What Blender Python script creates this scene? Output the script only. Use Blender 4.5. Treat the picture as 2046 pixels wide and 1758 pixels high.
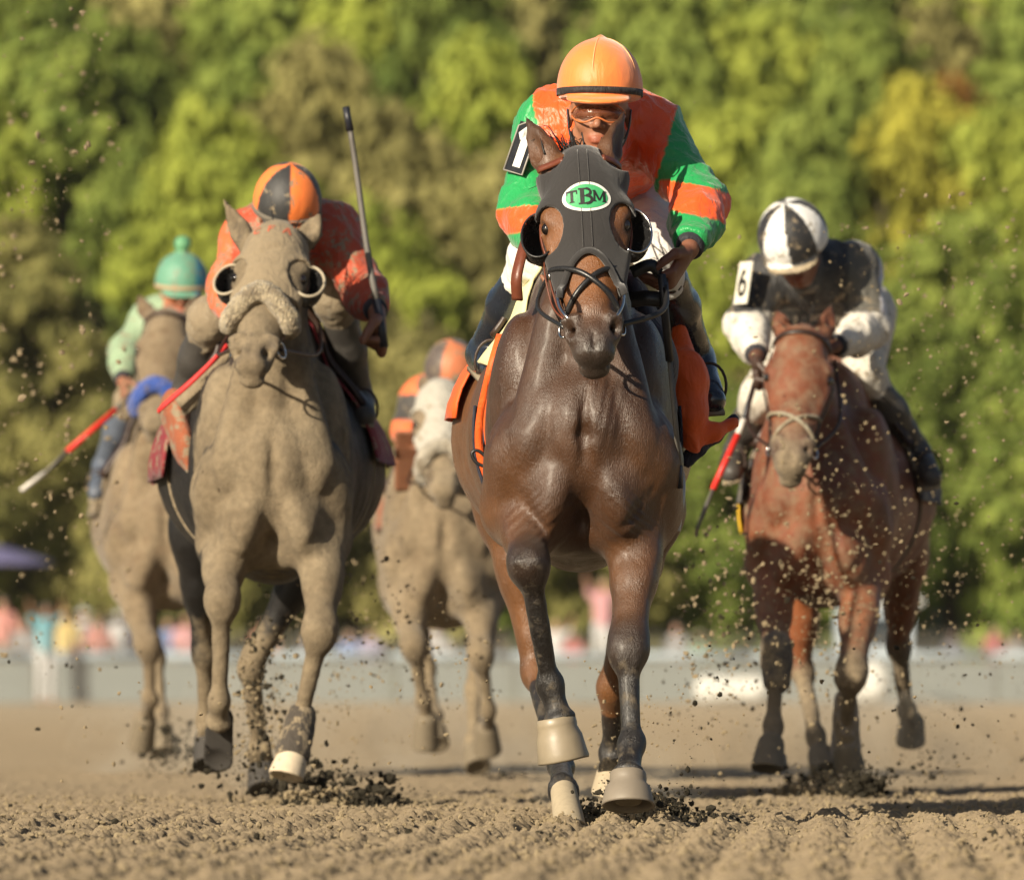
import bpy, math, random
import numpy as np
from mathutils import Vector, Matrix, noise as mnoise
from mathutils.bvhtree import BVHTree

# ------------------------------------------------------------------ camera, world, sun, exposure
sc = bpy.context.scene
for _o in list(bpy.data.objects): bpy.data.objects.remove(_o)
F, CX, HY, CH = 15500.0, 1023.0, 1369.0, 0.36        # focal length in photo pixels, horizon row, lens height
cam_d = bpy.data.cameras.new('camera'); cam = bpy.data.objects.new('camera', cam_d)
sc.collection.objects.link(cam); sc.camera = cam
cam.location = (0, 0, CH); cam.rotation_euler = (math.radians(90), 0, 0)
cam_d.sensor_width = 36; cam_d.lens = F / 2046 * 36
cam_d.shift_y = (HY - 879) / 2046; cam_d.clip_start = 1; cam_d.clip_end = 3000
cam_d.dof.use_dof = True; cam_d.dof.focus_distance = 19.95; cam_d.dof.aperture_fstop = 5.6
SUN_EL, SUN_AZ = 24.0, 38.0                          # sun behind the camera, to its left
w = bpy.data.worlds.new('World'); sc.world = w; w.use_nodes = True
nt = w.node_tree; bg = nt.nodes['Background']
sky = nt.nodes.new('ShaderNodeTexSky'); sky.sky_type = 'NISHITA'; sky.sun_disc = False
sky.sun_elevation = math.radians(SUN_EL); sky.sun_rotation = math.radians(180 + SUN_AZ)
sky.dust_density = 2.0
nt.links.new(sky.outputs[0], bg.inputs[0]); bg.inputs[1].default_value = 0.05
sun_d = bpy.data.lights.new('sun', 'SUN'); sun = bpy.data.objects.new('sun', sun_d)
sc.collection.objects.link(sun); sun_d.energy = 5.0; sun_d.angle = math.radians(0.53); sun_d.color = (1, .87, .67)
_e, _a = math.radians(SUN_EL), math.radians(SUN_AZ)
SD = Vector((-math.sin(_a) * math.cos(_e), -math.cos(_a) * math.cos(_e), math.sin(_e)))   # towards the sun
sun.rotation_euler = SD.to_track_quat('Z', 'Y').to_euler(); sun.location = (-5, 5, 12)
sc.view_settings.view_transform = 'Standard'; sc.view_settings.look = 'None'
sc.view_settings.exposure = 0.56; sc.view_settings.gamma = 1
sc.cycles.use_denoising = True; sc.cycles.max_bounces = 6; sc.cycles.transparent_max_bounces = 8

# ------------------------------------------------------------------ helpers
def at(px, py, Y): return np.array([(px - CX) * Y / F, Y, CH - (py - HY) * Y / F])
def V3(*a): return np.array(a, float)
def unit(v): v = np.asarray(v, float); return v / (np.linalg.norm(v) + 1e-12)
rng = np.random.default_rng(7)

def mesh_from(name, V, Q, smooth=True):
    me = bpy.data.meshes.new(name)
    V = np.asarray(V, np.float32); Q = np.asarray(Q, np.int32)
    k = Q.shape[1]
    me.vertices.add(len(V)); me.vertices.foreach_set('co', V.ravel())
    me.loops.add(Q.size); me.loops.foreach_set('vertex_index', Q.ravel())
    me.polygons.add(len(Q)); me.polygons.foreach_set('loop_start', np.arange(0, Q.size, k, dtype=np.int32))
    me.polygons.foreach_set('loop_total', np.full(len(Q), k, np.int32))
    me.update(calc_edges=True); me.validate()
    me.polygons.foreach_set('use_smooth', np.full(len(me.polygons), smooth, bool))
    return me
def set_col(me, C, name='Col'):
    a = me.color_attributes.new(name, 'FLOAT_COLOR', 'POINT')
    C = np.asarray(C, np.float32)
    if C.ndim == 1: C = np.tile(C, (len(me.vertices), 1))
    if C.shape[1] == 3: C = np.hstack([C, np.ones((len(C), 1), np.float32)])
    a.data.foreach_set('color', C.ravel())
def root_empty(name, loc, label, cat, group=None):
    o = bpy.data.objects.new(name, None); sc.collection.objects.link(o)
    o.location = loc; o.empty_display_size = .2
    o['label'] = label; o['category'] = cat
    if group: o['group'] = group
    return o
ROOTLOC = {}
def world_loc(o):
    p = np.array(o.location, float)
    while o.parent: o = o.parent; p += np.array(o.location, float)
    return p
def link(name, me, mat=None, parent=None, label=None, cat=None, group=None, kind=None):
    """link a mesh given in world coordinates; its origin becomes the parent's (or its own base)"""
    o = bpy.data.objects.new(name, me); sc.collection.objects.link(o)
    if mat and not me.materials: me.materials.append(mat)
    elif mat: o.material_slots[0].link = 'OBJECT'; o.material_slots[0].material = mat
    n = len(me.vertices); co = np.empty(n * 3, np.float32); me.vertices.foreach_get('co', co); co = co.reshape(-1, 3)
    if parent: base = world_loc(parent); o.parent = parent
    elif kind: base = np.zeros(3)
    else:
        base = (co.min(0) + co.max(0)) / 2; base[2] = co[:, 2].min(); o.location = base
    me.vertices.foreach_set('co', (co - base).astype(np.float32).ravel()); me.update()
    if label: o['label'] = label
    if cat: o['category'] = cat
    if group: o['group'] = group
    if kind: o['kind'] = kind
    return o

# ---- signed distance modelling -> one continuous skin (surface nets)
class Sdf:
    def __init__(s, h): s.h = h; s.P = []
    def _add(s, fn, lo, hi, k, c, op): s.P.append((fn, np.minimum(lo, hi), np.maximum(lo, hi), k, c, op))
    def cone(s, a, b, r1, r2=None, k=.02, c=None, op='u'):
        a = np.asarray(a, float); b = np.asarray(b, float); r2 = r1 if r2 is None else r2
        ab = b - a; L2 = max(ab @ ab, 1e-9)
        def fn(x, y, z):
            qx, qy, qz = x - a[0], y - a[1], z - a[2]
            t = np.clip((qx * ab[0] + qy * ab[1] + qz * ab[2]) / L2, 0, 1)
            return np.sqrt((qx - t * ab[0])**2 + (qy - t * ab[1])**2 + (qz - t * ab[2])**2) - (r1 + (r2 - r1) * t)
        R = max(r1, r2); s._add(fn, np.minimum(a, b) - R, np.maximum(a, b) + R, k, c, op)
    def ell(s, ce, r, ax=None, k=.02, c=None, op='u'):
        ce = np.asarray(ce, float); r = np.asarray(r, float) * np.ones(3)
        A = np.eye(3) if ax is None else np.array([unit(v) for v in ax])
        def fn(x, y, z):
            qx, qy, qz = x - ce[0], y - ce[1], z - ce[2]
            k0 = 0; k1 = 0
            for i in range(3):
                u = qx * A[i, 0] + qy * A[i, 1] + qz * A[i, 2]
                k0 = k0 + (u / r[i])**2; k1 = k1 + (u / r[i]**2)**2
            k0 = np.sqrt(k0); return k0 * (k0 - 1) / (np.sqrt(k1) + 1e-9)
        ext = np.sqrt(((A * r[:, None])**2).sum(0)); s._add(fn, ce - ext, ce + ext, k, c, op)
    def tube(s, a, b, r1, r2, side, k=.02, c=None, op='u'):
        a = np.asarray(a, float); b = np.asarray(b, float); t = unit(b - a); L = np.linalg.norm(b - a)
        u = np.asarray(side, float); u = unit(u - (u @ t) * t); wv = np.cross(t, u)
        def fn(x, y, z):
            qx, qy, qz = x - a[0], y - a[1], z - a[2]
            st = qx * t[0] + qy * t[1] + qz * t[2]; sl = np.clip(st, 0, L); f = sl / L
            ru = r1[0] + (r2[0] - r1[0]) * f; rw = r1[1] + (r2[1] - r1[1]) * f; rc = (ru + rw) / 2
            X = qx * u[0] + qy * u[1] + qz * u[2]; Yy = qx * wv[0] + qy * wv[1] + qz * wv[2]; Z = st - sl
            k0 = np.sqrt((X / ru)**2 + (Yy / rw)**2 + (Z / rc)**2)
            k1 = np.sqrt((X / ru**2)**2 + (Yy / rw**2)**2 + (Z / rc**2)**2) + 1e-9
            return k0 * (k0 - 1) / k1
        R = max(*r1, *r2); s._add(fn, np.minimum(a, b) - R, np.maximum(a, b) + R, k, c, op)
    def half(s, p, n, lo, hi, k=.004, c=None, op='s'):      # removes the side n points to
        p = np.asarray(p, float); n = unit(n)
        def fn(x, y, z): return -((x - p[0]) * n[0] + (y - p[1]) * n[1] + (z - p[2]) * n[2])
        s._add(fn, np.asarray(lo, float), np.asarray(hi, float), k, c, op)
    def field(s):
        h = s.h; U = [p for p in s.P if p[5] == 'u']
        lo = np.min([p[1] for p in U], 0) - 3 * h; hi = np.max([p[2] for p in U], 0) + 3 * h
        n = np.ceil((hi - lo) / h).astype(int) + 1
        D = np.full(n, .1, np.float32)
        for fn, a, b, k, c, op in s.P:
            m = k + 2.5 * h
            i0 = np.clip(np.floor((a - m - lo) / h).astype(int), 0, n); i1 = np.clip(np.ceil((b + m - lo) / h).astype(int) + 1, 0, n)
            if (i1 <= i0).any(): continue
            g = [(lo[i] + h * np.arange(i0[i], i1[i])).astype(np.float32) for i in range(3)]
            d = fn(g[0][:, None, None], g[1][None, :, None], g[2][None, None, :])
            S = (slice(i0[0], i1[0]), slice(i0[1], i1[1]), slice(i0[2], i1[2])); A = D[S]
            if op == 'u':
                t = np.clip(.5 + .5 * (A - d) / k, 0, 1); D[S] = A + (d - A) * t - k * t * (1 - t)
            else:
                d = -d; t = np.clip(.5 - .5 * (A - d) / k, 0, 1); D[S] = A + (d - A) * t + k * t * (1 - t)
        return D, lo
    def mesh(s, relax=1, disp=None):
        D, lo = s.field(); V, Q = nets(D, lo, s.h)
        for _ in range(relax): V = smooth_v(V, Q, .5)
        if disp is not None: V = V + vnormals(V, Q) * disp(V)[:, None]
        return V, Q
    def colors(s, V, default, sharp=.012):
        W = np.full(len(V), 1e-6); C = np.outer(W, np.asarray(default, float))
        for fn, a, b, k, c, op in s.P:
            if c is None: continue
            m = .06; idx = np.nonzero(((V > a - m) & (V < b + m)).all(1))[0]
            if not len(idx): continue
            v = V[idx]; d = fn(v[:, 0], v[:, 1], v[:, 2])
            if op == 's': d = np.abs(d)
            ww = np.exp(-np.clip(d, -.004, 1) / sharp); W[idx] += ww; C[idx] += ww[:, None] * np.asarray(c, float)[None, :]
        return C / W[:, None]
def nets(D, lo, h):
    I = D < 0
    cnt = np.zeros(np.array(D.shape) - 1, np.uint8)
    for i in (0, 1):
        for j in (0, 1):
            for k in (0, 1): cnt += I[i:I.shape[0] - 1 + i, j:I.shape[1] - 1 + j, k:I.shape[2] - 1 + k]
    act = (cnt > 0) & (cnt < 8); idx = np.full(act.shape, -1, np.int32); ijk = np.argwhere(act); idx[act] = np.arange(len(ijk))
    del cnt
    co = [(i, j, k) for i in (0, 1) for j in (0, 1) for k in (0, 1)]
    val = np.stack([D[ijk[:, 0] + c[0], ijk[:, 1] + c[1], ijk[:, 2] + c[2]] for c in co], 1)
    P = np.zeros((len(ijk), 3)); N = np.zeros(len(ijk))
    for a in range(8):
        for b in range(a + 1, 8):
            dlt = np.array(co[b]) - np.array(co[a])
            if np.abs(dlt).sum() != 1: continue
            m = (val[:, a] < 0) != (val[:, b] < 0); t = val[m, a] / (val[m, a] - val[m, b])
            P[m] += np.array(co[a]) + t[:, None] * dlt; N[m] += 1
    V = lo + h * (ijk + P / N[:, None]); Q = []
    for ax in range(3):
        s0 = [slice(1, -1)] * 3; s1 = [slice(1, -1)] * 3; s0[ax] = slice(0, -1); s1[ax] = slice(1, None)
        A = I[tuple(s0)]; B = I[tuple(s1)]; e = np.argwhere(A != B); up = A[tuple(e.T)]
        off = np.ones(3, int); off[ax] = 0; e = e + off
        o1, o2 = [(1, 2), (2, 0), (0, 1)][ax]
        def cell(d1, d2):
            c = e.copy(); c[:, o1] -= d1; c[:, o2] -= d2; return idx[c[:, 0], c[:, 1], c[:, 2]]
        q = np.stack([cell(1, 1), cell(0, 1), cell(0, 0), cell(1, 0)], 1); q[~up] = q[~up][:, ::-1]; Q.append(q)
    return V, np.concatenate(Q)
def smooth_v(V, Q, f):
    S = np.zeros_like(V); n = np.zeros(len(V))
    for i in range(4):
        for j in (1, 3):
            a = Q[:, i]; b = Q[:, (i + j) % 4]
            for c in range(3): S[:, c] += np.bincount(a, V[b, c], len(V))
            n += np.bincount(a, minlength=len(V))
    return V + f * (S / np.maximum(n, 1)[:, None] - V)
def vnormals(V, Q):
    n = np.cross(V[Q[:, 2]] - V[Q[:, 0]], V[Q[:, 3]] - V[Q[:, 1]]); S = np.zeros_like(V)
    for i in range(4):
        for c in range(3): S[:, c] += np.bincount(Q[:, i], n[:, c], len(V))
    return S / (np.linalg.norm(S, axis=1)[:, None] + 1e-12)
def wob(V, f, seed=0, oct=2):
    """cheap smooth noise from sines, about -1..1"""
    r = np.random.default_rng(seed); out = 0; amp = 1
    for o in range(oct):
        for _ in range(4):
            d = r.normal(size=3); d /= np.linalg.norm(d); ph = r.uniform(0, 6.28, 2); d2 = r.normal(size=3); d2 /= np.linalg.norm(d2)
            out = out + amp * np.sin(V @ d * f * (.7 + .6 * r.random()) + ph[0] + 1.5 * np.sin(V @ d2 * f * .6 + ph[1])) / 4
        f *= 2.1; amp *= .5
    return out

# ---- swept shapes
def sweep(pts, rad, n=8, flat=1.0, side=None, cap=True):
    """tube along points; rad number or list; flat<1 squashes across `side`"""
    P = np.array(pts, float); m = len(P); rad = np.ones(m) * rad; V = []; Q = []
    T = np.gradient(P, axis=0); ref = np.asarray(side if side is not None else (0, 1, .13), float)
    for i in range(m):
        t = unit(T[i]); u = unit(ref - (ref @ t) * t); wv = np.cross(t, u)
        for j in range(n):
            a = 2 * math.pi * j / n; V.append(P[i] + rad[i] * (math.cos(a) * u + flat * math.sin(a) * wv))
    for i in range(m - 1):
        for j in range(n): Q.append((i * n + j, i * n + (j + 1) % n, (i + 1) * n + (j + 1) % n, (i + 1) * n + j))
    if cap:
        for e, i in ((0, 0), (1, m - 1)):
            c = len(V); V.append(P[i]); 
            for j in range(0, n, 2):
                q = (c, i * n + j, i * n + (j + 1) % n, i * n + (j + 2) % n); Q.append(q[::-1] if e == 0 else q)
    return np.array(V), np.array(Q)
def spline(pts, n=6):
    P = [np.asarray(p, float) for p in pts]; P = [2 * P[0] - P[1]] + P + [2 * P[-1] - P[-2]]; out = []
    for i in range(1, len(P) - 2):
        for t in np.arange(n) / n:
            a, b, c, d = P[i - 1:i + 3]
            out.append(.5 * (2 * b + (c - a) * t + (2 * a - 5 * b + 4 * c - d) * t * t + (3 * b - a - 3 * c + d) * t**3))
    out.append(P[-2]); return np.array(out)
def join(*parts):
    V = []; Q = []; n = 0
    for v, q in parts: V.append(np.asarray(v)); Q.append(np.asarray(q) + n); n += len(v)
    return np.concatenate(V), np.concatenate(Q)
def lathe(p0, axis, prof, n=28, side=(1, 0, 0)):
    """profile [(t along axis, radius)...] turned round the axis"""
    t = unit(axis); u = np.asarray(side, float); u = unit(u - (u @ t) * t); wv = np.cross(t, u); V = []; Q = []
    for (s_, r_) in prof:
        for j in range(n):
            a = 2 * math.pi * j / n; V.append(np.asarray(p0) + t * s_ + r_ * (math.cos(a) * u + math.sin(a) * wv))
    for i in range(len(prof) - 1):
        for j in range(n): Q.append((i * n + j, i * n + (j + 1) % n, (i + 1) * n + (j + 1) % n, (i + 1) * n + j))
    return np.array(V), np.array(Q)
def box(c, s, ax=None):
    A = np.eye(3) if ax is None else np.array([unit(v) for v in ax]); c = np.asarray(c, float)
    V = [c + A[0] * s[0] * i / 2 + A[1] * s[1] * j / 2 + A[2] * s[2] * k / 2 for i in (-1, 1) for j in (-1, 1) for k in (-1, 1)]
    return np.array(V), np.array([(0, 1, 3, 2), (4, 6, 7, 5), (0, 4, 5, 1), (2, 3, 7, 6), (0, 2, 6, 4), (1, 5, 7, 3)])
def ribbon(pts, hw, th, side):
    """flat strap: half width vector direction `side` (array or one), thickness th"""
    P = np.array(pts, float); m = len(P); T = np.gradient(P, axis=0); V = []; Q = []; hw = np.ones(m) * hw
    S = np.tile(side, (m, 1)) if np.ndim(side) == 1 else np.array(side)
    for i in range(m):
        t = unit(T[i]); u = unit(S[i] - (S[i] @ t) * t); nn = np.cross(t, u)
        for a, b in ((-1, -1), (1, -1), (1, 1), (-1, 1)): V.append(P[i] + a * hw[i] * u + b * th / 2 * nn)
    for i in range(m - 1):
        for j in range(4): Q.append((i * 4 + j, i * 4 + (j + 1) % 4, i * 4 + 4 + (j + 1) % 4, i * 4 + 4 + j))
    Q += [(3, 2, 1, 0), (m * 4 - 4, m * 4 - 3, m * 4 - 2, m * 4 - 1)]
    return np.array(V), np.array(Q)

# ------------------------------------------------------------------ materials
class NM:
    def __init__(s, name):
        s.m = bpy.data.materials.new(name); s.m.use_nodes = True; s.t = s.m.node_tree; s.b = s.t.nodes['Principled BSDF']
    def n(s, ty, **kw):
        x = s.t.nodes.new(ty)
        for k, v in kw.items():
            if k in x.inputs: x.inputs[k].default_value = v
            else: setattr(x, k, v)
        return x
    def l(s, a, b): s.t.links.new(a, b)
    def noise(s, scale, detail=3, rough=.55, coord='Object', stretch=None, dist=0):
        tc = s.n('ShaderNodeTexCoord'); mp = s.n('ShaderNodeMapping')
        s.l(tc.outputs[coord], mp.inputs[0])
        if stretch: mp.inputs['Scale'].default_value = stretch
        nz = s.n('ShaderNodeTexNoise'); nz.inputs['Scale'].default_value = scale; nz.inputs['Detail'].default_value = detail
        nz.inputs['Roughness'].default_value = rough; nz.inputs['Distortion'].default_value = dist
        s.l(mp.outputs[0], nz.inputs['Vector']); return nz.outputs['Fac']
    def ramp(s, fac, a, b, lo=0, hi=1):
        r = s.n('ShaderNodeMapRange'); r.inputs[1].default_value = a; r.inputs[2].default_value = b
        r.inputs[3].default_value = lo; r.inputs[4].default_value = hi; s.l(fac, r.inputs[0]); return r.outputs[0]
    def math(s, op, a, b=None, clamp=False):
        m = s.n('ShaderNodeMath'); m.operation = op; m.use_clamp = clamp
        for i, x in enumerate((a, b)):
            if x is None: continue
            if isinstance(x, (int, float)): m.inputs[i].default_value = x
            else: s.l(x, m.inputs[i])
        return m.outputs[0]
    def mix(s, fac, a, b, mode='MIX'):
        m = s.n('ShaderNodeMix'); m.data_type = 'RGBA'; m.blend_type = mode
        for i, x in ((0, fac), (6, a), (7, b)):
            if isinstance(x, (int, float)): m.inputs[i].default_value = x
            elif isinstance(x, (tuple, list)): m.inputs[i].default_value = (*x, 1) if len(x) == 3 else x
            else: s.l(x, m.inputs[i])
        return m.outputs[2]
    def bump(s, hgt, dist, strength=1, prev=None):
        b = s.n('ShaderNodeBump'); b.inputs['Distance'].default_value = dist; b.inputs['Strength'].default_value = strength
        s.l(hgt, b.inputs['Height'])
        if prev: s.l(prev, b.inputs['Normal'])
        return b.outputs[0]
    def done(s, col=None, rough=None, normal=None, **kw):
        for nm, x in (('Base Color', col), ('Roughness', rough), ('Normal', normal)):
            if x is None: continue
            if isinstance(x, (int, float)): s.b.inputs[nm].default_value = x
            elif isinstance(x, tuple): s.b.inputs[nm].default_value = (*x, 1)
            else: s.l(x, s.b.inputs[nm])
        for k, v in kw.items(): s.b.inputs[k].default_value = v
        return s.m
def attr(s, name='Col'):
    a = s.n('ShaderNodeAttribute'); a.attribute_name = name; return a

MUD = (.285, .226, .146)
def coat_mat(name, rough=.42, mud=0.0, mudcol=MUD, coatw=.0, hair=1.0, sheen=.2):
    """Col.rgb = coat colour, Col.a = how clean the place is (1 clean, 0 caked)"""
    s = NM(name); a = attr(s)
    n1 = s.noise(9, 5); n2 = s.noise(60, 3); fine = s.noise(380, 3, .7, stretch=(1, 1, .16)); veins = s.noise(14, 4, dist=1.2)
    base = s.mix(1.0, a.outputs['Color'], s.mix(s.ramp(n1, .3, .7), (.72, .70, .68), (1.2, 1.16, 1.1)), 'MULTIPLY')
    base = s.mix(s.ramp(fine, .3, .7, 0, .6), base, s.mix(1.0, base, (.6, .58, .55), 'MULTIPLY'))
    dirt = s.math('SUBTRACT', 1.0, a.outputs['Alpha'])
    m = s.math('ADD', dirt, s.math('MULTIPLY', s.math('SUBTRACT', s.noise(26, 6, .62), .5), .9))
    m = s.ramp(m, .32, .70)
    mc = s.mix(s.ramp(s.noise(40, 5), .35, .65), tuple(x * .80 for x in mudcol), tuple(x * 1.1 for x in mudcol)); mc = s.mix(s.ramp(s.noise(5, 5, .6, dist=.6), .38, .66, .75, 0), mc, s.mix(1.0, mc, (.60, .57, .54), 'MULTIPLY')); mc = s.mix(.15, mc, base)
    spk = s.ramp(s.noise(170, 2, .5), .70, .76)                       # flung specks
    m2 = s.math('MAXIMUM', m, s.math('MULTIPLY', spk, mud))
    col = s.mix(m2, base, mc)
    rg = s.math('ADD', s.math('MULTIPLY', m2, .9 - rough), s.math('ADD', s.ramp(n2, .3, .7, -.05, .08), s.ramp(s.noise(7, 4, .6, stretch=(1, 1, .5)), .3, .7, rough - .08, rough + .2)))
    vv = s.math('ABSOLUTE', s.math('SUBTRACT', s.noise(7, 3, .5, dist=1.5), .5)); nb = s.bump(s.ramp(vv, 0, .03, 1, 0), .0014, .22); nb = s.bump(veins, .004, .2, nb); nb = s.bump(s.noise(60, 5, .65, stretch=(1, 1, .3)), .0026, .6, nb); nb = s.bump(fine, .0020 * hair, 1., nb)
    nb = s.bump(s.math('MULTIPLY', m2, s.noise(120, 4)), .004, .8, nb)
    s.b.inputs['Sheen Weight'].default_value = sheen; s.b.inputs['Sheen Roughness'].default_value = .4; s.b.inputs['Coat Weight'].default_value = coatw; s.b.inputs['Coat Roughness'].default_value = .3
    return s.done(col, rg, nb)
def cloth_mat(name, color=None, rough=.6, mud=0., sheen=.1, wr=.004, spec=.5, freq=22):
    s = NM(name)
    if color is None: c = attr(s).outputs['Color']
    else: c = s.mix(0, color, color)
    fold = s.noise(freq, 3, .5, stretch=(1, 1, .45), dist=1.5); weave = s.noise(900, 1)
    c = s.mix(s.ramp(s.noise(30, 4), .3, .7, 0, .3), c, s.mix(1.0, c, (.75, .75, .75), 'MULTIPLY'))
    if mud > 0:
        m = s.ramp(s.math('ADD', s.noise(24, 6, .65), s.math('MULTIPLY', s.noise(130, 3), .35)), .86 - mud * .42, .92 - mud * .34)
        c = s.mix(m, c, s.mix(s.noise(50, 3), tuple(x * .7 for x in MUD), MUD))
    nb = s.bump(fold, wr * 3, .9); nb = s.bump(weave, .0006, .5, nb)
    return s.done(c, rough, nb, **{'Sheen Weight': sheen, 'Specular IOR Level': spec})
def plain(name, color, rough=.5, metal=0., bump=0., coat=0., scale=60):
    s = NM(name); c = s.mix(s.ramp(s.noise(scale, 4), .3, .7, 0, .5), color, tuple(x * .7 for x in color))
    nb = s.bump(s.noise(scale * 3, 3), bump or .0008, .6)
    return s.done(c, s.ramp(s.noise(scale * .7, 3), .3, .7, max(rough - .06, .02), min(rough + .1, 1)), nb, Metallic=metal, **{'Coat Weight': coat})
# ------------------------------------------------------------------ horses
M_eye = plain('eye_glass', (.012, .008, .006), .06, coat=1.0)
M_blackhair = plain('black_horsehair', (.012, .010, .009), .45, scale=200)
def fwd_of(c):
    f = V3(0, -1, 0); f = f - (f @ c) * c
    return unit(f)
def front_leg(B, S, E, K, Fk, Pa, cu, cl, bulk=1.28):
    """shoulder, elbow, knee, fetlock, coronet; cu / cl colours of upper and lower leg"""
    d = unit(K - E); c = unit(Fk - K); p = unit(Pa - Fk); fk = fwd_of(c); fd = fwd_of(d)
    side = unit(np.cross(fd, d))
    B.cone(S, E, .085 * bulk, .080 * bulk, k=.06, c=cu)
    B.tube(E, E + (K - E) * .5, (.066 * bulk, .082 * bulk), (.050, .058), side, k=.04, c=cu)
    B.tube(E + (K - E) * .4, K, (.056, .064), (.043, .043), side, k=.05, c=tuple((np.array(cu) * .6 + np.array(cl) * .4)))
    B.ell(E + (K - E) * .24 + fd * .03 + side * .015, (.038, .03, .12), (side, fd, d), k=.025, c=cu)
    B.ell(E + (K - E) * .22 + fd * .022 - side * .03, (.028, .03, .10), (side, fd, d), k=.02, c=cu)
    B.ell(K - d * .025, (.047, .044, .045), (side, fd, d), k=.04, c=cl)
    B.ell(K + c * .018, (.046, .041, .042), (side, fk, c), k=.03, c=cl)
    for s_ in (-1, 1): B.cone(K + side * s_ * .024 + fk * .030 - c * .02, K + side * s_ * .018 + fk * .028 + c * .045, .010, .008, k=.012, c=cl); B.cone(E + (K - E) * .3 + side * s_ * .035 + fd * .035, K + side * s_ * .02 + fd * .02 - d * .06, .010, .006, k=.018, c=cu)
    B.ell(K - fk * .03 + c * .01, (.026, .026, .045), (side, fk, c), k=.015, c=cl)
    B.tube(K, Fk, (.030, .030), (.024, .024), side, k=.03, c=cl)
    B.cone(K - fk * .026 + c * .05, Fk - fk * .026, .016, .016, k=.010, c=cl)
    B.ell(Fk, (.037, .037, .040), (side, fk, c), k=.02, c=cl); B.ell(Fk - fk * .030 + c * .008, (.027, .018, .024), (side, fk, c), k=.012, c=cl)
    B.tube(Fk, Pa, (.028, .028), (.034, .036), side, k=.02, c=cl)
    B.ell(Pa, (.045, .047, .02), (side, unit(fk - (fk @ p) * p), p), k=.012, c=cl)
def hind_leg(B, Hp, St, Hk, Fk, Pa, cu, cl):
    d = unit(Hk - St); c = unit(Fk - Hk); p = unit(Pa - Fk); fk = fwd_of(c); fd = fwd_of(d); side = unit(np.cross(fk, c))
    B.tube(Hp, St, (.13, .20), (.085, .13), V3(1, 0, 0), k=.08, c=cu)
    B.tube(St, St + d * .22, (.070, .115), (.052, .085), V3(1, 0, 0), k=.05, c=cu)
    B.tube(St + d * .18, Hk, (.053, .085), (.033, .042), V3(1, 0, 0), k=.04, c=cu)
    B.cone(St + d * .22 - fd * .06, Hk - fk * .045 - c * .03, .022, .014, k=.03, c=cu)          # achilles
    B.ell(Hk, (.040, .052, .058), (side, fk, c), k=.02, c=cl); B.ell(Hk - fk * .04 - c * .035, (.018, .024, .03), (side, fk, c), k=.02, c=cl)
    B.ell(Hk + side * .022 + c * .02, (.02, .03, .03), (side, fk, c), k=.015, c=cl)
    B.tube(Hk, Fk, (.032, .036), (.026, .028), side, k=.03, c=cl); B.cone(Hk - fk * .03 + c * .07, Fk - fk * .028, .015, .016, k=.012, c=cl)
    B.ell(Fk, (.037, .038, .042), (side, fk, c), k=.02, c=cl); B.ell(Fk - fk * .03, (.026, .018, .024), (side, fk, c), k=.012, c=cl)
    B.tube(Fk, Pa, (.028, .029), (.034, .036), side, k=.02, c=cl); B.ell(Pa, (.044, .046, .02), (side, fk, p), k=.012, c=cl)
def hoof_mesh(Pa, Ho, n=None, h=.0055, w=1.):
    ax = unit(Ho - Pa); n = ax if n is None else unit(n); toe = fwd_of(n); L = np.linalg.norm(Ho - Pa)
    B = Sdf(h); B.cone(Pa - ax * .004, Ho + n * .03, .040 * w, .056 * w, k=.01)
    B.cone(Pa + toe * .005, Ho + n * .03 + toe * .018, .036 * w, .047 * w, k=.03)
    lo = np.minimum(Pa, Ho) - .12; hi = np.maximum(Pa, Ho) + .12
    B.half(Ho, n, lo, hi, k=.006); B.ell(Ho + n * .006, (.040, .044, .016), (unit(np.cross(toe, n)), toe, n), k=.008, op='s')
    B.cone(Ho + n * .01 - toe * .01, Ho + n * .01 - toe * .09, .007, .014, k=.006, op='s')
    return B.mesh(1)
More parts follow.
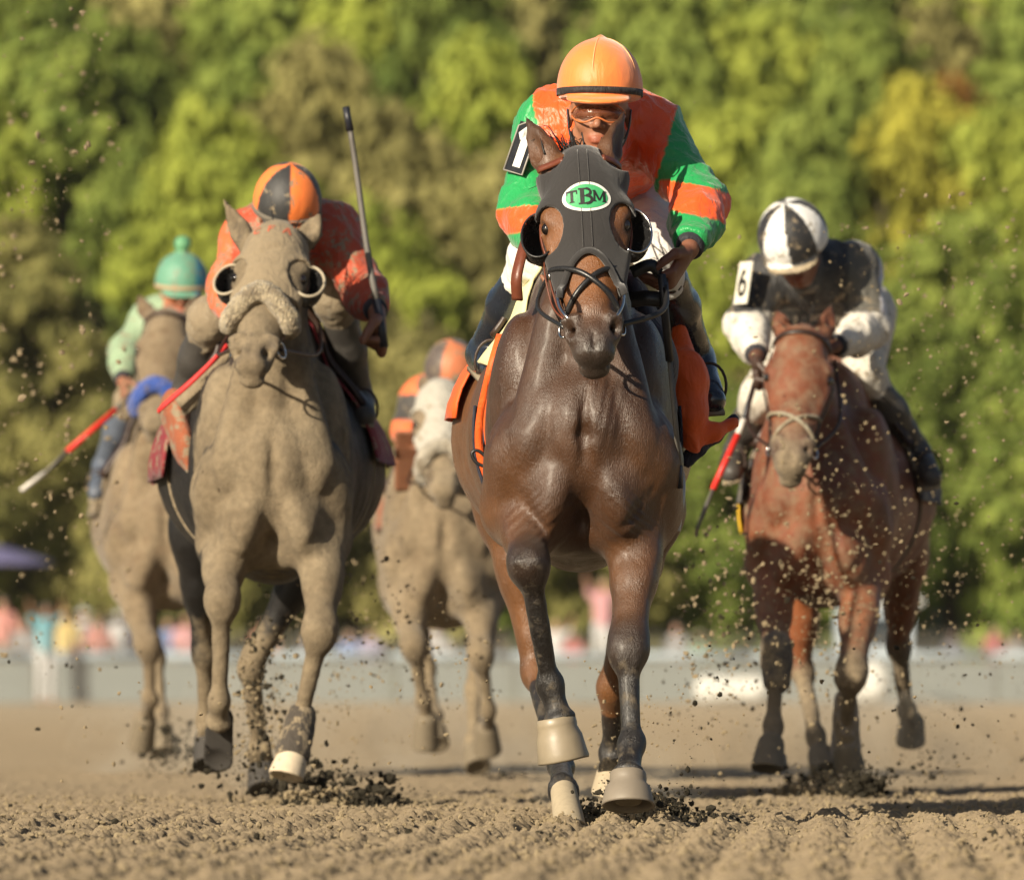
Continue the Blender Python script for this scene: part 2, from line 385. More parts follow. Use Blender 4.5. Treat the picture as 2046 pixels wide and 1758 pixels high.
def head_prims(B, hp, S, L, Fv, col, nose, k=1.0, ears=(), nostril=1.0, holes=True, inflate=0., nlow=0.):
    i = inflate; A = (S, L, Fv)
    B.ell(hp(0, .085, -.03), (.092 + i, .12 + i, .090 + i), A, k=.03, c=col)
    B.ell(hp(0, .18, -.03), (.104 + i, .125 + i, .078 + i), A, k=.03, c=col)
    for s in (-1, 1):
        B.ell(hp(s * .086, .165, -.015), (.032 + i, .045 + i, .034 + i), A, k=.02, c=col)              # brow
        B.cone(hp(s * .096, .205, -.03), hp(s * .066, .37, -.016), .020 + i, .012 + i, k=.02, c=col)   # facial crest
        B.ell(hp(s * .050, .215, -.10), (.042 + i, .120 + i, .092 + i), A, k=.03, c=col)              # cheek
    B.tube(hp(0, .20, -.032), hp(0, .40, -.026), (.088 + i, .072 + i), (.064 + i, .050 + i), S, k=.025, c=col)
    B.tube(hp(0, .39, -.026), hp(0, .50, -.024), (.066 + i, .049 + i), (.060 + i, .050 + i), S, k=.02, c=col)
    B.tube(hp(0, .10, -.01), hp(0, .44, .012), (.048 + i, .02 + i), (.032 + i, .02 + i), S, k=.03, c=col)     # nasal bone
    B.tube(hp(0, .30, -.115), hp(0, .53, -.060), (.038 + i, .035 + i), (.034 + i, .026 + i), S, k=.025, c=col)  # lower jaw
    if i: return
    B.ell(hp(0, .535, -.022), (.058, .060, .052), A, k=.025, c=nose)
    for s in (-1, 1):
        B.ell(hp(s * .050, .500, .004), (.027, .042, .028), A, k=.015, c=nose)
        B.ell(hp(s * .020, .545, .010), (.020, .030, .022), A, k=.015, c=nose)
        if holes:
            ax = (unit(S * s + Fv * .9), unit(L + S * s * .30), None); ax = (ax[0], ax[1], np.cross(ax[0], ax[1]))
            B.cone(hp(s * (.070 - nlow * .4), .522 + nlow * 1.6, .040), hp(s * .034, .498 + nlow * .6, -.012), .014 * nostril, .007, k=.010, c=(.02, .014, .012, 1), op='s')
            B.ell(hp(s * (.063 - nlow * .3), .508 + nlow, .020), (.012, .028 * nostril, .012 * nostril), (ax[0], ax[1], ax[2]), k=.012, c=(.025, .018, .015, 1), op='s')
            B.cone(hp(s * .074, .476, .010), hp(s * .040, .474, .032), .009, .008, k=.012, c=nose)
    B.ell(hp(0, .572, -.010), (.050, .026, .038), A, k=.018, c=nose)                              # upper lip
    B.ell(hp(0, .585, -.052), (.042, .026, .030), A, k=.012, c=nose)                               # chin
    B.cone(hp(-.045, .566, -.045), hp(.045, .566, -.045), .004, .004, k=.010, op='s')              # mouth line
    B.cone(hp(-.04, .585, -.034), hp(.04, .585, -.034), .004, .004, k=.010, op='s')
    B.cone(hp(0, .53, .028), hp(0, .60, .022), .003, .003, k=.014, op='s')
def ear_prims(B, b, t, w, open_dir, col, tip):
    """cupped ear from base b to tip t; open_dir is where the opening looks"""
    d = unit(t - b); L = np.linalg.norm(t - b); o = unit(open_dir - (open_dir @ d) * d); sd = np.cross(d, o); m = b + (t - b) * .45
    B.tube(b - d * .03, b + d * L * .25, (w * .85, w * .8), (w, w * .8), sd, k=.02, c=col)
    B.tube(b + d * L * .2, b + d * L * .6, (w, w * .75), (w * .72, w * .45), sd, k=.015, c=col)
    B.tube(b + d * L * .55, t, (w * .72, w * .45), (.005, .004), sd, k=.012, c=tip)
    B.ell(m + o * w * .62, (w * .62, L * .38, w * .42), (sd, d, o), k=.008, c=(.05, .03, .022, 1), op='s')
def build_horse(name, label, C, H, poll, muz, S, ears, fl, hl, ca, cu, cl, nose, mat, hoofm, cf=None, chd=None, h=.011, neckend=None, wide=1.0,
                disp=.0, nostril=1.0, hoofn=None, eyes=True, tip=None, low=0., side_clean=0., hoofw=None, flank=None, eartint=None, bulk=1.08, crease=0., nlow=0.):
    L = unit(muz - poll); S = unit(S - (S @ L) * L); Fv = np.cross(L, S); C = np.asarray(C); H = np.asarray(H)
    hp = lambda s, l, f: poll + S * s + L * l + Fv * f
    B = Sdf(h); Yc = C[1]
    def bp(sx, dy, dz):
        f = dy / (H[1] - C[1]); return V3(C[0] + (H[0] - C[0]) * f + sx, Yc + dy, C[2] + dz)
    st = [(.06, .03, .165, .22), (.30, .05, .225, .29), (.62, .05, .275 * wide, .315), (1.0, .05, .315 * wide, .30), (1.35, .08, .305 * wide, .275), (1.7, .15, .27, .26), (2.0, .16, .22, .23)]
    zt = lambda dy: np.interp(dy, [.3, .62, 1.0, 1.7, 2.0], [.36, .37, .30, .33, .27]) - low
    for a, b in zip(st[:-1], st[1:]):
        if a[0] > .2: B.tube(bp(0, a[0], zt(a[0])), bp(0, b[0], zt(b[0])), (.13, .16), (.13, .16), V3(1, 0, 0), k=.10, c=ca)
        B.tube(bp(0, a[0], a[1]), bp(0, b[0], b[1]), (a[2], a[3]), (b[2], b[3]), V3(1, 0, 0), k=.06, c=ca)
    for s in (-1, 1):
        B.ell(bp(s * .155, .24, .09), (.085, .16, .27), ((1, 0, 0), (0, 1, .35), (0, -.35, 1)), k=.05, c=ca)
        B.ell(bp(s * .165, .05, -.01), (.078, .085, .125), ((1, 0, s * .18), (0, 1, 0), (-s * .18, 0, 1)), k=.035, c=ca)      # point of shoulder
        B.ell(bp(s * .080, -.02, -.115), (.078, .080, .150), ((1, 0, s * .25), (0, 1, 0), (-s * .25, 0, 1)), k=.022, c=ca)      # pectoral
        B.ell(bp(s * .060, .05, -.225), (.06, .07, .055), k=.05, c=ca)
        B.ell(bp(s * .135, 1.85, .10), (.14, .25, .27), k=.07, c=ca)
    B.ell(bp(0, .28, -.22), (.13, .24, .10), k=.05, c=ca)
    B.cone(bp(.0, -.118, .02), bp(0, -.122, -.26), .010, .012, k=.030, op='s')
    B.cone(bp(.0, -.115, .14), bp(0, -.118, .03), .006, .010, k=.03, op='s')
    # neck
    n0 = poll - Fv * .12 + L * .02; n1 = hp(0, .20, -.19); nb = bp(0, .24, .18); nm = (n1 + nb) * .5 + V3(0, .03, .05)
    if neckend is not None: nm = neckend
    up = unit(np.cross(unit(nb - n1), S))
    B.tube(poll - Fv * .05 + L * .05, n0 + (nm - n0) * .35, (.07, .085), (.08, .12), S, k=.05, c=ca)
    B.tube(n0 + (nm - n0) * .3 + L * .03, nm, (.082, .12), (.105, .17), V3(1, 0, 0), k=.05, c=ca)
    B.tube(nm, nb, (.105, .17), (.17, .27), V3(1, 0, 0), k=.06, c=ca)
    for s in (-1, 1):                                                              # brachiocephalic bands and jugular grooves
        B.cone(nm + V3(s * .065, -.11, -.03), bp(s * .125, -.015, .03), .052, .074, k=.022, c=ca)
    B.cone(nm + V3(0, -.14, -.05), bp(0, -.03, -.02), .050, .050, k=.022, c=ca)
    for s in (-1, 1):                                                              # muscle edges on chest and shoulder
        B.cone(bp(s * .02, -.155, .02), bp(s * .05, -.150, .20), .010, .010, k=.03, op='s')
        B.cone(bp(s * .165, -.085, -.10), bp(s * .125, -.125, .08), .008, .008, k=.03, op='s')
        B.cone(bp(s * .245, .02, -.05), bp(s * .215, .02, .22), .008, .008, k=.03, op='s')
        B.cone(bp(s * .035, -.150, -.02), bp(s * .115, -.135, .22), .012, .012, k=.020, op='s')
        B.cone(bp(s * .165, -.098, -.19), bp(s * .195, -.050, .02), .008, .008, k=.018, op='s')
        B.ell(bp(s * .078, -.070, -.13), (.045, .050, .105), ((1, 0, s * .3), (0, 1, 0), (-s * .3, 0, 1)), k=.018, c=ca)
        B.ell(bp(s * .115, -.060, .055), (.030, .030, .10), ((1, 0, s * .3), (0, 1, 0), (-s * .3, 0, 1)), k=.02, c=ca)
    head_prims(B, hp, S, L, Fv, cf or ca, nose, nostril=nostril, nlow=nlow)
    for (b, t, wd, od) in ears: ear_prims(B, b, t, wd, np.asarray(od, float), eartint or ca, tip or tuple(np.array(ca) * np.array((.35, .35, .35, 1))))
    for i, (Sh, E, K, Fk, Pa, Ho) in enumerate(fl):
        front_leg(B, Sh, E, K, Fk, Pa, cu, cl, bulk)
        s = -1 if i == 0 else 1
        B.cone(bp(s * .085, -.11, -.235), bp(s * .185, -.06, -.115), .006, .006, k=.022, op='s')     # fold over the forearm
    for (Hp, St, Hk, Fk, Pa, Ho) in hl: hind_leg(B, Hp, St, Hk, Fk, Pa, chd or cu, cl)
    if eyes:
        for s in (-1, 1): B.ell(hp(s * .108, .195, -.012), (.012, .020, .012), (S, L, Fv), k=.010, c=(.03, .02, .015, 1), op='s')
    def dsp(V):
        if crease:                                               # fanned skin folds where the legs meet the chest, wrinkles on the neck
            out = 0
            for s in (-1, 1):
                c0 = bp(s * .13, -.09, -.19); r_ = np.linalg.norm((V - c0) * [1, .8, 1], axis=1); a_ = (V[:, 0] - c0[0]) * s * .8 + (V[:, 2] - c0[2])
                out = out + np.exp(-(r_ / .075)**2) * np.sin(a_ * 260 + 2 * wob(V, 20, 5)) * .0018 * crease
            c0 = bp(.045, -.12, .16); r_ = np.linalg.norm((V - c0) * [1.6, .8, .7], axis=1); out = out + np.exp(-(r_ / .10)**2) * np.sin((V[:, 0] - c0[0] - .25 * (V[:, 2] - c0[2])) * 240 + 2 * wob(V, 14, 6)) * .0016 * crease
            return out + .0018 * wob(V * [1, 1, .6], 38, 3) + .0010 * wob(V * [1, 1, .5], 90, 5) + disp
        return .0022 * wob(V * [1, 1, .6], 38, 3) + .0016 * wob(V * [1, 1, .5], 90, 5) + disp
    V, Q = B.mesh(2, dsp); col = B.colors(V, (*ca[:3], 1) if len(ca) == 4 else ca, .02)
    if flank is not None:
        t = np.clip((V[:, 1] - C[1] - .40) / .3, 0, 1)[:, None] * (col[:, :1] > .03); col[:, :3] = col[:, :3] * (1 - t) + np.array(flank) * t
    if side_clean:                                                        # kick-back only cakes what faces forward
        ny = -vnormals(V, Q)[:, 1]; t = np.clip((.42 + .12 * wob(V, 12, 4) - ny) / .45, 0, 1) * np.clip((V[:, 1] - C[1] + .25) / .3, .3, 1); t = np.maximum(t, np.clip((V[:, 1] - C[1] - .26 + .08 * wob(V, 9, 8)) / .16, 0, 1))
        col[:, 3] = col[:, 3] + (1 - col[:, 3]) * t * side_clean * np.clip((V[:, 2] - .38 + .1 * wob(V, 11, 2)) / .25, 0, 1)
    base = V3(C[0], C[1] + .9, 0)
    root = root_empty(name, base, label, 'horse', 'galloping racehorses')
    me = mesh_from('horse_body', V, Q); set_col(me, col); me.materials.append(mat); body = link('body', me, None, root)
    if eyes:
        for s in (-1, 1):
            E = Sdf(.004); E.ell(hp(s * .099, .195, -.012), (.016, .018, .017), (S, L, Fv)); v, q = E.mesh(1)
            link('eye', mesh_from('eye', v, q), M_eye, root)
    for i, l in enumerate(fl + hl):
        n = None if hoofn is None else hoofn[i]
        v, q = hoof_mesh(l[4], l[5], n, w=1. if hoofw is None else hoofw[i]); link('hoof', mesh_from('hoof', v, q), hoofm, root)
    # tail: a hank of tapered hair locks behind the croup
    r = np.random.default_rng(3); parts = []
    for i in range(26):
        o = r.normal(0, .02, 3); p0 = bp(0, 2.18, .30) + o
        parts.append(sweep(spline([p0, p0 + (r.normal(0, .03), .22, .02), p0 + (r.normal(0, .07), .42, -.16), p0 + (r.normal(0, .10), .55 + r.normal(0, .05), -.48 - .1 * r.random())], 4), np.linspace(.022, .003, 13), 5))
    v, q = join(*parts); o = link('tail', mesh_from('tail', v, q), M_blackhair, root); o['kind'] = 'stuff'
    bvh = BVHTree.FromPolygons([tuple(x) for x in V], [tuple(int(i) for i in f) for f in Q])
    return dict(root=root, hp=hp, S=S, L=L, Fv=Fv, bp=bp, bvh=bvh, V=V, Q=Q, body=body)
def legp(*p): return tuple(at(*x) for x in p)
# ---- coats: (r, g, b, cleanliness)
M_bay = coat_mat('glossy_bay_coat', .31, mud=.15, coatw=.10, sheen=.06, hair=1.2)
M_black = coat_mat('black_coat_caked_in_mud', .5, mud=.3, sheen=.02)
M_red = coat_mat('red_bay_coat_spattered', .45, mud=.8, sheen=.1)
M_dun = coat_mat('brown_coat_caked_in_mud', .6, mud=1.0)
def hoof_mat(nm, c): return plain(nm, c, .75, scale=40)
M_hoof = hoof_mat('dusty_hoof_horn', (.19, .155, .105)); M_hoofw = hoof_mat('pale_hoof_horn', (.62, .52, .38)); M_hoofd = hoof_mat('dark_hoof_horn', (.05, .045, .04))

# lead horse (dark bay, hood)
Y0 = 20.0
poll = at(1163, 318, 19.90); muz = at(1190, 750, 19.62)
lead = build_horse('race_horse', 'glossy dark bay racehorse in front wearing a black hood with a green oval badge',
    at(1165, 892, Y0 + .03), at(1128, 800, Y0 + 1.9), poll, muz, V3(1, .02, .05),
    [(at(1098, 330, 19.93), at(1052, 236, 19.99), .041, (-.75, -.5, .25)), (at(1212, 322, 19.93), at(1248, 222, 20.01), .036, (.8, -.45, .2))],
    [legp((1072, 930, 20.08), (1044, 1012, 20.16), (1056, 1128, 19.88), (1100, 1368, 19.98), (1118, 1436, 19.97), (1129, 1498, 19.96)),
     legp((1264, 930, 20.08), (1278, 1015, 20.14), (1255, 1296, 19.90), (1262, 1488, 19.82), (1256, 1548, 19.74), (1254, 1606, 19.69))],
    [legp((1040, 800, 21.9), (1012, 1010, 21.45), (1072, 1345, 21.35), (1120, 1530, 20.95), (1126, 1580, 20.5), (1140, 1650, 20.25)),
     legp((1235, 800, 21.9), (1305, 1010, 21.6), (1222, 1375, 21.85), (1222, 1505, 21.95), (1222, 1552, 21.9), (1216, 1586, 21.86))],
    (.064, .028, .012, 1), (.135, .058, .021, .98), (.014, .012, .011, .70), (.030, .025, .022, 1), M_bay, M_hoof, cf=(.23, .092, .030, 1), eartint=(.15, .065, .026, 1), flank=(.16, .070, .026), chd=(.24, .105, .035, .95), h=.0074, bulk=1.40, crease=1.0, hoofw=(.42, .62, .72, 1),
    hoofn=[(.16, -.10, -1), (.0, -.35, -1), (.1, -.2, -1), (0, .2, -1)])

# second horse (caked in mud), to the left
D = 23.5
m2 = (.010, .009, .009)
poll = at(556, 462, 23.45); muz = at(496, 754, 23.03)
second = build_horse('race_horse', 'mud caked black racehorse second from left with rolled sheepskin noseband',
    at(545, 955, D + .03), at(538, 860, D + 1.9), poll, muz, V3(1, -.16, -.05),
    [(at(488, 480, 23.5), at(446, 398, 23.56), .036, (-.6, -.6, .2)), (at(612, 478, 23.5), at(640, 428, 23.5), .036, (.3, -.4, .9))],
    [legp((452, 1000, 23.6), (448, 1085, 23.66), (444, 1200, 23.42), (438, 1400, 23.5), (437, 1440, 23.55), (434, 1520, 23.66)),
     legp((630, 990, 23.6), (648, 1075, 23.62), (640, 1262, 23.35), (600, 1438, 23.42), (586, 1506, 23.36), (570, 1552, 23.32))],
    [legp((430, 880, 25.4), (392, 1060, 25.1), (408, 1300, 25.3), (412, 1440, 25.4), (416, 1480, 25.35), (420, 1530, 25.3)),
     legp((640, 880, 25.4), (650, 1060, 25.0), (500, 1335, 25.1), (520, 1490, 25.3), (524, 1530, 25.25), (528, 1580, 25.2))],
    (*m2, .12), (*m2, -.15), (*m2, -.2), (.10, .08, .06, .2), M_black, M_hoofd, h=.0105, wide=1.1,
    hoofn=[(-.2, -.8, -.6), (-.25, -.3, -1), None, None], nostril=1.9, nlow=.028, side_clean=1.0)

# right horse (red bay)
D = 25.8
poll = at(1604, 662, 25.75); muz = at(1578, 945, 25.4)
third = build_horse('race_horse', 'red bay racehorse at right with spattered chest running behind the leader',
    at(1638, 1022, D + .03), at(1708, 930, D + 1.9), poll, muz, V3(1, -.05, -.03),
    [(at(1563, 662, 25.78), at(1551, 618, 25.84), .032, (-.5, -.6, .3)), (at(1648, 662, 25.78), at(1662, 608, 25.84), .034, (.5, -.6, .3))],
    [legp((1550, 1070, 25.9), (1540, 1130, 25.95), (1552, 1322, 25.7), (1545, 1450, 25.62), (1540, 1490, 25.55), (1532, 1536, 25.48)),
     legp((1712, 1070, 25.9), (1728, 1150, 25.95), (1700, 1350, 25.6), (1688, 1470, 25.8), (1692, 1502, 25.82), (1698, 1535, 25.84))],
    [legp((1620, 960, 27.6), (1600, 1130, 27.2), (1602, 1340, 27.3), (1630, 1470, 27.0), (1640, 1510, 26.95), (1650, 1545, 26.9)),
     legp((1780, 960, 27.6), (1805, 1110, 27.3), (1795, 1290, 27.5), (1812, 1420, 27.7), (1822, 1445, 27.8), (1818, 1480, 27.88))],
    (.21, .062, .022, .60), (.26, .085, .03, .66), (.07, .045, .03, .12), (.09, .07, .06, .2), M_red, M_hoof, h=.0115, side_clean=.5, wide=1.0,
    hoofn=[(-.1, -.3, -1), None, None, (0, .5, -1)])

# middle horse far behind
D = 30.0
poll = at(880, 772, 29.95); muz = at(888, 985, 29.55)
fourth = build_horse('race_horse', 'mud covered racehorse in a pale hood half hidden behind the leading horse',
    at(888, 1092, D + .03), at(900, 1020, D + 1.9), poll, muz, V3(1, 0, .03),
    [(at(852, 778, 30.00), at(838, 745, 30.04), .034, (-.5, -.6, .3)), (at(912, 778, 30.00), at(928, 745, 30.04), .034, (.5, -.6, .3))],
    [legp((815, 1130, 30.10), (812, 1190, 30.14), (826, 1290, 29.86), (845, 1400, 29.95), (852, 1440, 30.00), (850, 1490, 30.05)),
     legp((955, 1130, 30.10), (962, 1180, 30.14), (960, 1310, 29.90), (975, 1420, 30.00), (972, 1460, 30.10), (975, 1500, 30.15))],
    [legp((810, 1040, 31.80), (800, 1170, 31.50), (850, 1330, 31.60), (868, 1430, 31.40), (870, 1462, 31.30), (872, 1490, 31.25)),
     legp((960, 1040, 31.80), (975, 1170, 31.50), (948, 1380, 31.40), (945, 1480, 31.20), (950, 1505, 31.10), (955, 1535, 31.05))],
    (.10, .06, .035, .25), (.12, .08, .05, .15), (.1, .08, .05, .1), (.10, .08, .06, .2), M_dun, M_hoof, h=.015, wide=.84)

# left rear horse with blue noseband
D = 31.3
poll = at(335, 625, 31.25); muz = at(305, 872, 30.90)
fifth = build_horse('race_horse', 'brown racehorse at far left with a bright blue noseband, coated in dust',
    at(330, 1062, D + .03), at(345, 960, D + 1.9), poll, muz, V3(1, -.05, -.02),
    [(at(298, 632, 31.30), at(272, 585, 31.35), .036, (-.5, -.6, .3)), (at(380, 632, 31.30), at(396, 585, 31.35), .034, (.5, -.6, .3))],
    [legp((258, 1100, 31.40), (262, 1170, 31.44), (296, 1290, 31.20), (300, 1395, 31.25), (290, 1440, 31.35), (282, 1490, 31.42)),
     legp((400, 1100, 31.40), (402, 1170, 31.44), (420, 1300, 31.10), (420, 1400, 31.10), (424, 1440, 31.10), (428, 1480, 31.10))],
    [legp((262, 1000, 33.10), (262, 1140, 32.80), (310, 1310, 33.00), (322, 1420, 32.80), (324, 1460, 32.70), (328, 1505, 32.65)),
     legp((425, 1000, 33.10), (440, 1140, 32.80), (430, 1310, 33.10), (440, 1420, 33.00), (440, 1460, 32.90), (440, 1505, 32.85))],
    (.13, .07, .035, .30), (.14, .08, .045, .15), (.1, .07, .05, .1), (.10, .08, .06, .2), M_dun, M_hoof, h=.015)
# ------------------------------------------------------------------ tack helpers
def bvh_of(V, Q): return BVHTree.FromPolygons([tuple(x) for x in V], [tuple(int(i) for i in f) for f in Q])
def hit(bvh, o, d, far=1.2):
    r = bvh.ray_cast(Vector(o), Vector(unit(d)), far); return (None, None) if r[0] is None else (np.array(r[0]), np.array(r[1]))
def ringpts(Hs, l, a0, a1, n=24, off=.006, tilt=0., cen=-.05, lf=None):
    """points round the head at distance l from the poll; angle 90 is the middle of the face, 0 the image-right cheek"""
    out = []
    for a in np.linspace(a0, a1, n):
        r = math.radians(a); ll = (l if lf is None else lf(a)) + tilt * math.cos(r); d = Hs['S'] * math.cos(r) + Hs['Fv'] * math.sin(r); c = Hs['hp'](0, ll, cen)
        p, nn = hit(Hs['bvh'], c + d * .45, -d)
        if p is not None and (p - c) @ d > 0: out.append(p + d * off)
    return out
def linepts(Hs, la, ang, n=10, off=.006, cen=-.05):
    out = []
    for l, a in zip(np.linspace(*la, n), np.linspace(*ang, n)):
        r = math.radians(a); d = Hs['S'] * math.cos(r) + Hs['Fv'] * math.sin(r); c = Hs['hp'](0, l, cen); p, nn = hit(Hs['bvh'], c + d * .45, -d)
        if p is not None: out.append(p + d * off)
    return out
def smooth_pts(P, it=3):
    P = np.array(P, float)
    for _ in range(it): P[1:-1] = (P[:-2] + 2 * P[1:-1] + P[2:]) / 4
    return P
def head_strap(Hs, name, P, hw, th, mat, parent=None, round_=False, side=None):
    P = smooth_pts(P)
    if round_: v, q = sweep(P, hw, 8)
    else:
        T = np.gradient(P, axis=0); c = P.mean(0); cen = np.array([Hs['hp'](0, (p - Hs['hp'](0, 0, 0)) @ Hs['L'], -.05) for p in P]); nrm = P - cen
        v, q = ribbon(P, hw, th, np.array([np.cross(unit(a), unit(b)) for a, b in zip(T, nrm)]))
    return link(name, mesh_from(name, v, q), mat, parent or Hs['root'])
def drape(Hs, dy0, dy1, a0, a1, off=.012, th=.006, ny=10, na=24, flare=0., edge=None):
    """cloth laid over the back: rays towards the barrel's axis; angle 0 = top, + to image right"""
    V = []; top = []
    for iy in range(ny):
        dy = dy0 + (dy1 - dy0) * iy / (ny - 1)
        for ia in range(na):
            a = math.radians(a0 + (a1 - a0) * ia / (na - 1)); d = V3(math.sin(a), 0, math.cos(a)); c = Hs['bp'](0, dy, .08)
            p, nn = hit(Hs['bvh'], c + d * .7, -d)
            if p is None: p = c + d * .3
            e = abs(a0 + (a1 - a0) * ia / (na - 1)) / 90; w_ = .006 * math.sin(dy * 31 + a * 5) * e
            V.append(p + d * (off + w_ + flare * max(0, e - .5)))
            top.append(p + d * (off + w_ + th + flare * max(0, e - .5)))
    n = len(V); V = np.array(V + top); Q = []
    for iy in range(ny - 1):
        for ia in range(na - 1):
            i = iy * na + ia; Q.append((i, i + na, i + na + 1, i + 1)); Q.append((n + i, n + i + 1, n + i + na + 1, n + i + na))
    for iy in range(ny - 1):
        for ia in (0, na - 1):
            i = iy * na + ia; Q.append((i, n + i, n + i + na, i + na))
    for ia in range(na - 1):
        for iy in (0, ny - 1):
            i = iy * na + ia; Q.append((i, i + 1, n + i + 1, n + i))
    return V, np.array(Q)
def strokes(lines, wd, sub=5):
    """flat 2-d strokes -> quads in (u, v)"""
    V = []; Q = []
    for ln in lines:
        w_ = wd
        if isinstance(ln, tuple): ln, w_ = ln
        P = []
        for a, b in zip(ln[:-1], ln[1:]):
            for t in np.arange(sub) / sub: P.append(np.array(a) + (np.array(b) - np.array(a)) * t)
        P.append(np.array(ln[-1], float)); P = np.array(P); T = np.gradient(P, axis=0); T /= np.linalg.norm(T, axis=1)[:, None] + 1e-9
        N = np.stack([-T[:, 1], T[:, 0]], 1); n = len(V)
        for p, q in zip(P, N): V.append(p + q * w_ / 2); V.append(p - q * w_ / 2)
        for i in range(len(P) - 1): Q.append((n + 2 * i, n + 2 * i + 1, n + 2 * i + 3, n + 2 * i + 2))
    return np.array(V), np.array(Q)
def arc(cx, cy, rx, ry, a0, a1, n=9): return [(cx + rx * math.cos(math.radians(a)), cy + ry * math.sin(math.radians(a))) for a in np.linspace(a0, a1, n)]
def project(bvh, o, U, W, d, V2, off):
    out = []
    for u, v in V2:
        p0 = o + U * u + W * v; p, n = hit(bvh, p0 - d * .3, d, .8); out.append((p if p is not None else p0) - d * off)
    return np.array(out)
GLY = {
 'T': [([(.0, 1), (.9, 1)], .16), ([(.45, 1), (.45, 0)], .22), ([(.25, .04), (.65, .04)], .09), ([(.04, 1.02), (.04, .72)], .09), ([(.86, 1.02), (.86, .72)], .09)],
 'B': [([(.22, 0), (.22, 1)], .24), ([(0, .04), (.5, .04)], .1), ([(0, .96), (.5, .96)], .1), (arc(.45, .75, .27, .22, 90, -90), .15), (arc(.45, .28, .34, .25, 90, -90), .17), ([(.2, .52), (.5, .52)], .08)],
 'M': [([(.14, 0), (.14, 1)], .14), ([(.14, 1), (.55, .12)], .17), ([(.55, .12), (.96, 1)], .10), ([(.96, 1), (.96, 0)], .2), ([(0, .04), (.3, .04)], .09), ([(.78, .04), (1.14, .04)], .09), ([(0, .96), (.2, .96)], .09), ([(.9, .96), (1.12, .96)], .09)],
 '1': [([(.42, 0), (.42, 1)], .30), ([(.42, .98), (.16, .76)], .22)],
 '6': [(arc(.45, .3, .27, .27, 0, 360, 20), .2), (arc(.62, .42, .44, .55, 100, 185), .2)],
 'C': [(arc(.45, .5, .36, .42, 45, 315, 14), .2)],
 'F': [([(.18, 0), (.18, 1)], .2), ([(.18, .92), (.75, .92)], .16), ([(.18, .52), (.62, .52)], .16)],
 'A': [([(.05, 0), (.42, 1)], .17), ([(.42, 1), (.8, 0)], .2), ([(.2, .36), (.64, .36)], .12)],
}
def text2d(words, hgt, pitch, skew=0):
    V = []; Q = []; n = 0
    for ch, x, y, s_ in words:
        v, q = strokes(GLY[ch], .15); v = v * s_; v[:, 0] += x; v[:, 1] += y; v[:, 0] += skew * v[:, 1]
        V.append(v * hgt); Q.append(q + n); n += len(v)
    return np.concatenate(V), np.concatenate(Q)

M_leather = plain('brown_tack_leather', (.16, .045, .022), .38, coat=.2, scale=90)
M_leatherd = plain('dark_tack_leather', (.035, .018, .012), .4, scale=90)
M_rubber = plain('black_rubber', (.018, .018, .019), .32, scale=90)
M_steel = plain('bright_bit_steel', (.75, .73, .70), .18, metal=1)
M_hoodblack = cloth_mat('black_hood_cloth', (.022, .020, .020), .85, sheen=.35, wr=.0012)
M_white = plain('white_patch', (.8, .8, .76), .5)
M_green_patch = plain('green_patch', (.055, .40, .15), .5)
M_ink = plain('black_lettering', (.012, .012, .012), .6)
M_fleece = cloth_mat('muddy_sheepskin', (.46, .38, .25), .95, mud=.5, sheen=.3, wr=.01, freq=90)
M_fleecew = cloth_mat('dusty_white_sheepskin', (.5, .45, .36), .95, mud=.5, sheen=.3, wr=.01, freq=90)
M_bluefl = cloth_mat('bright_blue_sheepskin', (.035, .10, .45), .9, mud=.25, sheen=.3, wr=.008, freq=90)

# ---- lead horse: hood, cups, badge, bridle
Hs = lead; hp, S, L, Fv = Hs['hp'], Hs['S'], Hs['L'], Hs['Fv']; A3 = (S, L, Fv)
def hood_mesh():
    O = Sdf(.0048); head_prims(O, hp, S, L, Fv, None, None, inflate=.012)
    for s in (-1, 1): O.ell(hp(s * .085, .03, -.03), (.036, .06, .05), A3, k=.03)
    I = Sdf(.0048); 
    D, lo = O.field(); shell = np.maximum(D, -(D + .011))
    n = D.shape; g = np.meshgrid(*[lo[i] + O.h * np.arange(n[i]) for i in range(3)], indexing='ij')
    q = [g[i] - poll_[i] for i in range(3)]
    s_, l_, f_ = [sum(q[i] * ax[i] for i in range(3)) for ax in (S, L, Fv)]
    def cut(d): return np.maximum(shell, -d)
    el = lambda cs, cl, rs, rl: (np.sqrt(((s_ - cs) / rs)**2 + ((l_ - cl) / rl)**2) - 1) * min(rs, rl)
    front = -(f_ + .115)
    shell = cut(np.maximum(el(0, .485, .080, .185), -(f_ + .075)))                    # nose opening
    shell = cut(np.maximum(l_ * -1 + .40 , -(f_ + .5)))                                # nothing below the cheeks
    for s in (-1, 1):
        shell = cut(np.maximum(el(s * .100, .212, .040, .062), -(f_ + .085)))         # eye openings
        shell = cut(el(s * .090, -.005, .044, .052))                                  # ears
    shell = cut(f_ + .185); shell = cut(l_ + .045)
    V, Q = nets(shell.astype(np.float32), lo, O.h); return smooth_v(smooth_v(V, Q, .5), Q, .4), Q
poll_ = hp(0, 0, 0)
hv, hq = hood_mesh(); hood = link('hood', mesh_from('hood', hv, hq), M_hoodblack, Hs['root'])
hv_w = hv; hbv = bvh_of(hv, hq)
o_b = hp(.003, .150, .1)
